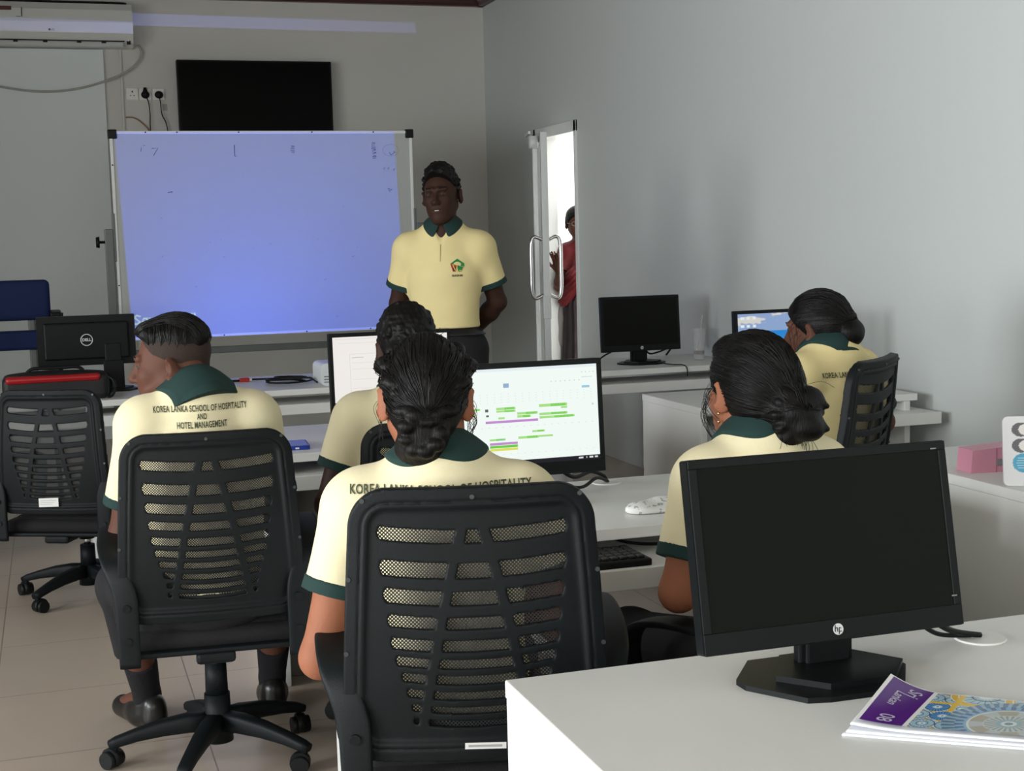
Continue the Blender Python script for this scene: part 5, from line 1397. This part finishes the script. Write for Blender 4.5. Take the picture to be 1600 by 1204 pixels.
MB().tube(smooth_path([(-.12, 0, .125), (-.09, 0, .142), (.0, 0, .140), (.09, 0, .142), (.12, 0, .125)], 6), .008, 8).build('handle', M_black, bag)
o = thing('display_adapter', 'black cable adapter with a red end on the front desk', 'adapter', (0.80, 6.905, DT), math.radians(3))
MB().box((-.075, -.012, .0), (-.035, .012, .014), bev=.004).tube(smooth_path([(-.075, 0, .007), (-.11, .01, .006), (-.14, .0, .006)], 4), .004, 6).tube([(-.035, 0, .007), (.05, 0, .007)], .0055, 8).build('cable', M_black, o)
MB().box((.05, -.014, 0), (.098, .014, .02), bev=.004).build('red_plug', mat('red_plastic', (.40, .02, .015), .35, var=.03), o)
MB().box((.098, -.010, .004), (.110, .010, .016), bev=.001).build('connector', mat('connector_white', (.7, .7, .7), .3, var=.02), o)
pts = []
for k in range(38):
    a = k * .45; pts.append((1.06 + (.085 + .03 * math.sin(k * .11)) * math.cos(a), 6.72 + (.085 + .04 * math.sin(k * .17)) * math.sin(a), DT + .006 + .0007 * k))
tag(MB().tube([(0.87, 6.95, DT + .007), (0.95, 6.93, DT + .007), (1.04, 6.92, DT + .007)] + pts + [(1.15, 6.62, DT + .03), (1.17, 6.56, DT + .012)], .0045, 6).build('cable_coil', M_black), 'coil of black cable lying beside the projector', 'cable')
ph = thing('mobile_phone', 'blue mobile phone lying on the desk right of the seated man', 'phone', (0.735, 4.58, DT), math.radians(-4))
MB().prism(rrect(-.042, -.075, .042, .075, .010, 4), 'z', .0, .013).build('phone_case', mat('blue_case', (.015, .04, .28), .35, var=.05), ph)
MB().prism(rrect(-.037, -.070, .037, .070, .008, 4), 'z', .013, .0137).build('phone_screen', mat('phone_glass', (.02, .03, .12), .12, var=.05), ph)
MB().box((-.006, -.0762, .004), (.006, -.0745, .009)).build('charging_port', M_alu, ph)
tag(MB().prism(rrect(2.62, 7.00, 2.77, 7.07, .008, 4), 'z', DT, DT + .012).build('black_notebook', M_black), 'flat black notebook at the door end of the desk, left of the monitor', 'notebook')

# drinking glass with a straw
gx, gy = 3.235, 6.74
gl = thing('drinking_glass', 'tall glass with a little red drink and a straw, right of the dark monitor', 'glass', (gx, gy, DT))
Rg = [(.0, .0), (.026, .0), (.028, .004), (.036, .165), (.0345, .165), (.0265, .010), (.0, .009)]
m = MB(); n = 28; rings = [[m.bm.verts.new((r * math.cos(2 * PI * k / n), r * math.sin(2 * PI * k / n), z)) for k in range(n)] for r, z in Rg if r > 0]
rings = rings
for A, B in zip(rings, rings[1:]):
    for k in range(n): m.bm.faces.new((A[k], A[(k + 1) % n], B[(k + 1) % n], B[k])).smooth = True
m.bm.faces.new(rings[0][::-1]); m.bm.faces.new(rings[-1])
mg_ = mat('clear_glass', (.75, .78, .78), .05, var=.01); mg_.node_tree.nodes['Principled BSDF'].inputs['Alpha'].default_value = .22
m.build('glass_wall', mg_, gl)
MB().cyl((0, 0, .030), (0, 0, .048), .0270, .0280, 24).build('drink', mat('red_drink', (.14, .02, .015), .2, var=.05), gl)
MB().tube([(-.012, 0, .045), (.006, 0, .13), (.022, 0, .235)], .0028, 8).build('straw', mat('straw_clear', (.45, .45, .45), .3, var=.02), gl)

# cables behind the monitors
def cable(label, pts, r=.004, m=None):
    tag(MB().tube(smooth_path(pts, 7), r, 6).build('monitor_cable', m or M_black), label, 'cable')
cable('black cables behind the switched-off monitor by the door, left side', [(2.86, 6.78, .86), (2.76, 6.86, .80), (2.70, 6.90, DT + .006), (2.60, 6.98, DT + .006)], .0045)
cable('black cable looping right of the switched-off monitor by the door', [(2.93, 6.78, .87), (2.98, 6.90, .86), (3.04, 6.96, DT + .03), (3.12, 7.0, DT + .03), (3.20, 7.02, DT + .05), (3.18, 7.04, DT + .006)], .005)
cable('thin black cable hanging over the front edge of the desk by the door', [(2.98, 6.80, DT + .005), (2.97, 6.62, DT + .005), (2.98, 6.52, DT + .005), (3.01, 6.45, DT + .006), (3.02, 6.432, DT - .012), (3.02, 6.430, DT - .05)], .003)
cable('black cable bundle behind the calendar monitor, running into the grommet', [(1.20, 3.36, .84), (1.26, 3.38, .80), (1.33, 3.44, .80), (1.385, 3.485, .778), (1.40, 3.50, DT + .004)], .0055)
cable('lower black cable behind the calendar monitor', [(1.18, 3.34, .80), (1.27, 3.36, .775), (1.34, 3.42, .785), (1.40, 3.49, DT + .006)], .0045)
cable('black cable at the big dark monitor dropping into the desk grommet', [(1.24, 1.86, .84), (1.30, 1.87, .80), (1.345, 1.88, .775), (1.40, 1.885, DT + .006)], .005)
cable('second black cable beside it entering the same near grommet', [(1.22, 1.87, .84), (1.29, 1.885, .79), (1.33, 1.892, .768), (1.385, 1.89, DT + .006)], .004)

# keyboard on the tray of the middle desk
kb = thing('keyboard', 'black keyboard on the pull-out tray of the middle desk', 'keyboard', (1.015, 2.895, 0.689), 0)
MB().box((-.22, -.075, 0), (.22, .075, .018), bev=.005).build('keyboard_body', M_black, kb)
k = MB()
for i in range(20):
    for j in range(5): k.box((-.211 + i * .0211, -.062 + j * .024, .017), (-.1935 + i * .0211, -.042 + j * .024, .0235), bev=.002, seg=1)
k.build('keys', mat('key_plastic', (.014, .014, .015), .5, bump=.2), kb)
cable('black cable hanging under the middle desk above the keyboard tray', [(1.21, 3.06, .715), (1.26, 3.02, .700), (1.34, 3.0, .694), (1.5, 3.02, .694)], .004)

# folded patterned cloth
cl = Field(axis(-.13, .13, .003), axis(-.08, .08, .003), axis(-.01, .05, .003))
cl.add(ell((0, 0, .008), (.10, .048, .014), .01)).add(ell((.03, .01, .014), (.06, .035, .016), .01)).add(ell((-.05, -.005, .010), (.05, .03, .010), .01)); hair_noise(cl, None, .006, 55, 6); cl.cut((0, 0, -1), -.001)
def mat_floral():
    m = mat('floral_cloth', (.72, .72, .70), .8, bump=.4, bscale=80)
    nt = m.node_tree; N = nt.nodes; L = nt.links; b = N['Principled BSDF']
    tc = N.new('ShaderNodeTexCoord'); n = N.new('ShaderNodeTexNoise'); n.inputs['Scale'].default_value = 75; L.new(tc.outputs['Object'], n.inputs['Vector'])
    r = N.new('ShaderNodeValToRGB'); r.color_ramp.elements[0].position = .58; r.color_ramp.elements[0].color = (.74, .74, .72, 1); r.color_ramp.elements[1].position = .64; r.color_ramp.elements[1].color = (.32, .35, .32, 1)
    L.new(n.outputs['Fac'], r.inputs[0]); L.new(r.outputs[0], b.inputs['Base Color']); return m
o = cl.build('patterned_cloth', mat_floral()); o.location = (1.385, 3.09, DT); o.rotation_euler = (0, 0, .05)
tag(o, 'crumpled white cloth with grey floral pattern on the middle desk', 'cloth')

# pencil case and white laptop on the right desk
pc = thing('pencil_case', 'pink pencil case beside the white laptop', 'pencil case', (2.455, 3.215, DT), math.radians(-8))
MB().prism([(-.115, 0), (.12, 0), (.12, .055), (.09, .075), (-.11, .062)], 'y', -.04, .04).build('case_body', mat('pink_vinyl', (.62, .27, .36), .4, bump=.2, var=.05), pc)
bm = bmesh.new()
MB().box((-.04, -.0425, .018), (.125, -.039, .036), bev=.001).build('zip', mat('grey_zip', (.22, .21, .22), .5, bump=.5, bscale=400), pc)
MB().box((.0, -.047, .022), (.02, -.042, .030), bev=.001).build('zip_pull', M_steel, pc)
MB().box((-.042, -.041, .0), (-.039, .041, .066)).build('seam', mat('pink_dark', (.40, .14, .2), .5, var=.05), pc)
lp = thing('laptop', 'white laptop with cartoon stickers and a blue bubble on its lid', 'laptop', (2.455, 2.93, DT), math.radians(-24))
Tl = Matrix.Rotation(math.radians(-8), 4, 'X')
MB().prism(rrect(-.175, .0, .175, .178, .014, 5), 'y', -.004, .004).xf(Tl).build('lid', mat('laptop_white', (.74, .75, .76), .35, var=.02), lp)
MB().prism(rrect(-.150, .01, .175, .11, .012, 5), 'z', .0, .012).build('laptop_base', mat('laptop_white', (.74, .75, .76), .35), lp)
MB().cyl((-.12, .0, .008), (-.08, 0, .008), .006, n=12).build('hinge', M_black, lp)
def lid(u, v):
    base = np.ones(u.shape + (3,)) * np.array([.74, .75, .76]); x = u * .335; y = v * .205       # metres from the lower left
    def paint(mask, c):
        nonlocal base
        base = np.where(mask[..., None], np.array(c), base)
    paint((y < .035), (.62, .63, .66)) if False else None
    for cy in (.170, .118):
        paint(((x - .040) / .023) ** 2 + ((y - cy) / .023) ** 2 < 1, (.10, .10, .11)); paint(((x - .053) / .019) ** 2 + ((y - cy) / .018) ** 2 < 1, (.78, .76, .74))
        paint((abs(x - .083) < .018) & (abs(y - cy - .003 + .2 * (x - .083)) < .0025), (.35, .35, .36)); paint((abs(x - .066) < .01) & (abs(y - cy + .016) < .0022), (.15, .15, .15))
        paint(((x - .122) / .012) ** 2 + ((y - cy) / .012) ** 2 < 1, (.5, .5, .5))
    paint((abs(x - .112) < .009) & (abs(y - .112) < .013), (.16, .16, .17)); paint((abs(x - .15) < .006) & (abs(y - .112) < .012), (.25, .25, .25))
    paint(((x - .105) / .024) ** 2 + ((y - .062) / .022) ** 2 < 1, (.42, .42, .44)); paint(((x - .085) / .012) ** 2 + ((y - .075) / .012) ** 2 < 1, (.42, .42, .44)); paint(((x - .125) / .012) ** 2 + ((y - .075) / .012) ** 2 < 1, (.42, .42, .44))
    paint((((x - .098) / .003) ** 2 + ((y - .066) / .003) ** 2 < 1), (.05, .05, .05)); paint((((x - .112) / .003) ** 2 + ((y - .066) / .003) ** 2 < 1), (.05, .05, .05))
    paint(((x - .045) / .027) ** 2 + ((y - .062) / .031) ** 2 < 1, (.05, .36, .55)); paint((abs(x - .075) < .008) & (abs(y - .058) < .004), (.05, .36, .55))
    for k in range(5): paint((abs(x - .045) < .017 - .002 * abs(k - 2)) & (abs(y - .062 - .008 * (k - 2)) < .0013), (.55, .72, .80))
    return tuple(base[..., i] for i in range(3))
def lidpos(u, v):
    x = -.170 + .335 * u; z = .010 + .162 * v; y = np.full_like(u, -.0046); a = math.radians(-8)
    return x, y * math.cos(a) - z * math.sin(a), z * math.cos(a) + y * math.sin(a)
canvas('sticker_print', 168, 104, lidpos, lid, mat_attr('sticker_print'), lp)
tag(MB().box((XR - .03, 4.045, 1.06), (XR, 4.12, 1.20), bev=.004).build('wall_switch_box', M_black), 'black fitting on the right wall cut off by the picture edge', 'fitting')

# ---- magazine with a curled cover
mg = thing('magazine', 'magazine with purple strip and blue mandala cover, curled corner, lower right', 'magazine', (1.092, 1.612, DT), 0)
A0 = Vector((.963, 1.600)); 
def mag_xy(u, v):
    # u along the length (left to right), v from the near edge to the far edge
    ox, oy = -.105, -.020
    ax, ay = .205, -.150
    bx, by = .112, .088
    x = ox + u * ax * 1.05 + v * bx; y = oy + u * ay * 1.05 + v * by
    return x, y
def mag_z(u, v, base):
    return base + .024 * np.clip(1 - u / .28, 0, 1) ** 2 * (0.25 + .75 * v) + .004 * np.sin(3 * u + 1) * v
def mandala(u, v):
    c = np.ones(u.shape + (3,)) * np.array([.55, .66, .72])
    x = u * .30; y = v * .15
    def paint(mask, col): 
        nonlocal c
        c = np.where(mask[..., None], np.array(col), c)
    # scalloped ornament
    W = .036; row = np.floor(y / W); xs_ = x + (row % 2) * W / 2; col_ = np.floor(xs_ / W)
    qx = np.mod(xs_, W) - W / 2; qy = np.mod(y, W) - W / 2; qr = np.hypot(qx, qy); qa = np.arctan2(qy, qx)
    paint(qr < .0172, (.38, .56, .66)); paint((qr < .0165) & (qr > .0075) & (np.abs(np.sin(qa * 9)) < .22), (.07, .14, .24)); paint(np.abs(qr - .0172) < .0009, (.06, .11, .18))
    paint(np.abs(qr - .0080) < .0007, (.07, .13, .20)); paint(qr < .0045, (.70, .78, .80)); paint(qr < .002, (.10, .20, .32))
    deep = ((row + col_) % 3 == 1) & (qr < .0165) & (qr > .0080); paint(deep, (.015, .14, .42)); paint(deep & (np.sin(qa * 22) > .5), (.20, .42, .66))
    paint((qr > .0195) & (np.sin((x + y) * 900) > .3), (.10, .18, .26)); paint((qr > .0195) & (np.hypot(np.abs(qx) - W / 2, np.abs(qy) - W / 2) < .004), (.62, .40, .05))
    for cx in (.145, .225, .305):
        for cy in (.150,):
            r = np.hypot((x - cx) / 1.15, y - cy); paint(abs(r - .040) < .0055, (.80, .76, .70)); paint(abs(r - .040) < .0042, (.62, .40, .04))
            a = np.arctan2(y - cy, x - cx); paint((r < .032), (.40, .56, .62)); paint((r < .032) & (np.abs(np.sin(a * 9)) < .25), (.08, .14, .20)); paint(abs(r - .018) < .0015, (.08, .12, .18)); paint(r < .010, (.66, .74, .76))
    paint((abs(x - .112) < .0045) & (y > .075), (.68, .45, .05)); paint((abs(y - .108) < .004) & (x < .15) & (x > .07), (.68, .45, .05))
    r = np.hypot(x - .205, y - .045); a = np.arctan2(y - .045, x - .205)
    paint(r < .092, (.10, .20, .32)); paint((r < .092) & (np.sin(a * 40 + r * 60) > .2), (.30, .42, .50)); paint(r < .074, (.20, .38, .56)); paint((r < .074) & (r > .062) & (np.sin(a * 30) > 0), (.08, .14, .26))
    paint(r < .058, (.66, .66, .58)); paint(r < .055, (.34, .32, .25)); paint((r < .055) & (r > .034) & (np.sin(a * 6) > .2), (.42, .46, .46)); paint((r < .036), (.50, .52, .46)); paint((r < .034) & (np.sin(a * 24) > .1), (.20, .28, .34)); paint(r < .018, (.26, .38, .42)); paint(r < .011, (.60, .66, .66)); paint(r < .006, (.16, .24, .30))
    # white border and purple strip
    paint(u < .245, (.80, .80, .80)); paint((u > .018) & (u < .222), (.085, .016, .20)); paint((v > .985) , (.80, .80, .80))
    return tuple(c[..., i] for i in range(3))
canvas('front_cover', 420, 260, lambda u, v: (*mag_xy(u, v), mag_z(u, v, .0115)), mandala, mat_attr('cover_print', rough=.22), mg)
M_mauve = mat('pale_mauve_ink', (.50, .44, .62), .4, var=.03)
for body_t, size, u0, v0, shear in (('Sri', .024, .150, .80, .25), ('Lankan', .017, .095, .60, .25), ('08', .026, .120, .13, 0)):
    me = text_mesh(body_t, size, M_mauve, extrude=0, bold=.0003)
    for v in me.vertices:
        tx, ty = v.co.x + shear * v.co.y, v.co.y
        uu = u0 + ty / .25; vv = v0 - tx / .145
        x_, y_ = mag_xy(uu, vv); v.co = (x_, y_, float(mag_z(np.float64(uu), np.float64(vv), .0115)) + .0006)
    link(bpy.data.objects.new('lettering', me), [c for c in mg.children if c.name.startswith('front_cover')][0])
for k, (dz, off) in enumerate(((.0085, .010), (.005, .018), (.0015, .026))):
    n1, n2 = 60, 24
    u, v = np.meshgrid(np.linspace(-off * 1.2, 1.05, n1), np.linspace(-off * 9 * .8, 1, n2), indexing='ij')
    x, y = mag_xy(u, v); z = mag_z(u, v * .8, dz) - (.010 if k == 2 else .004 * k) * np.clip(1 - u / .28, 0, 1) ** 2
    z = np.maximum(z, .0008 + .001 * (2 - k))
    P_ = np.stack([x, y, z], -1).reshape(-1, 3); i, j = np.meshgrid(np.arange(n1 - 1), np.arange(n2 - 1), indexing='ij'); a = (i * n2 + j).ravel()
    o = np_obj('page_block', P_, np.stack([a, a + n2, a + n2 + 1, a + 1], -1), mat('page_paper', (.76, .78, .82), .35, bump=.05, var=.02), mg)
    sm = o.modifiers.new('thickness', 'SOLIDIFY'); sm.thickness = .0022; sm.offset = -1 if k < 2 else 1
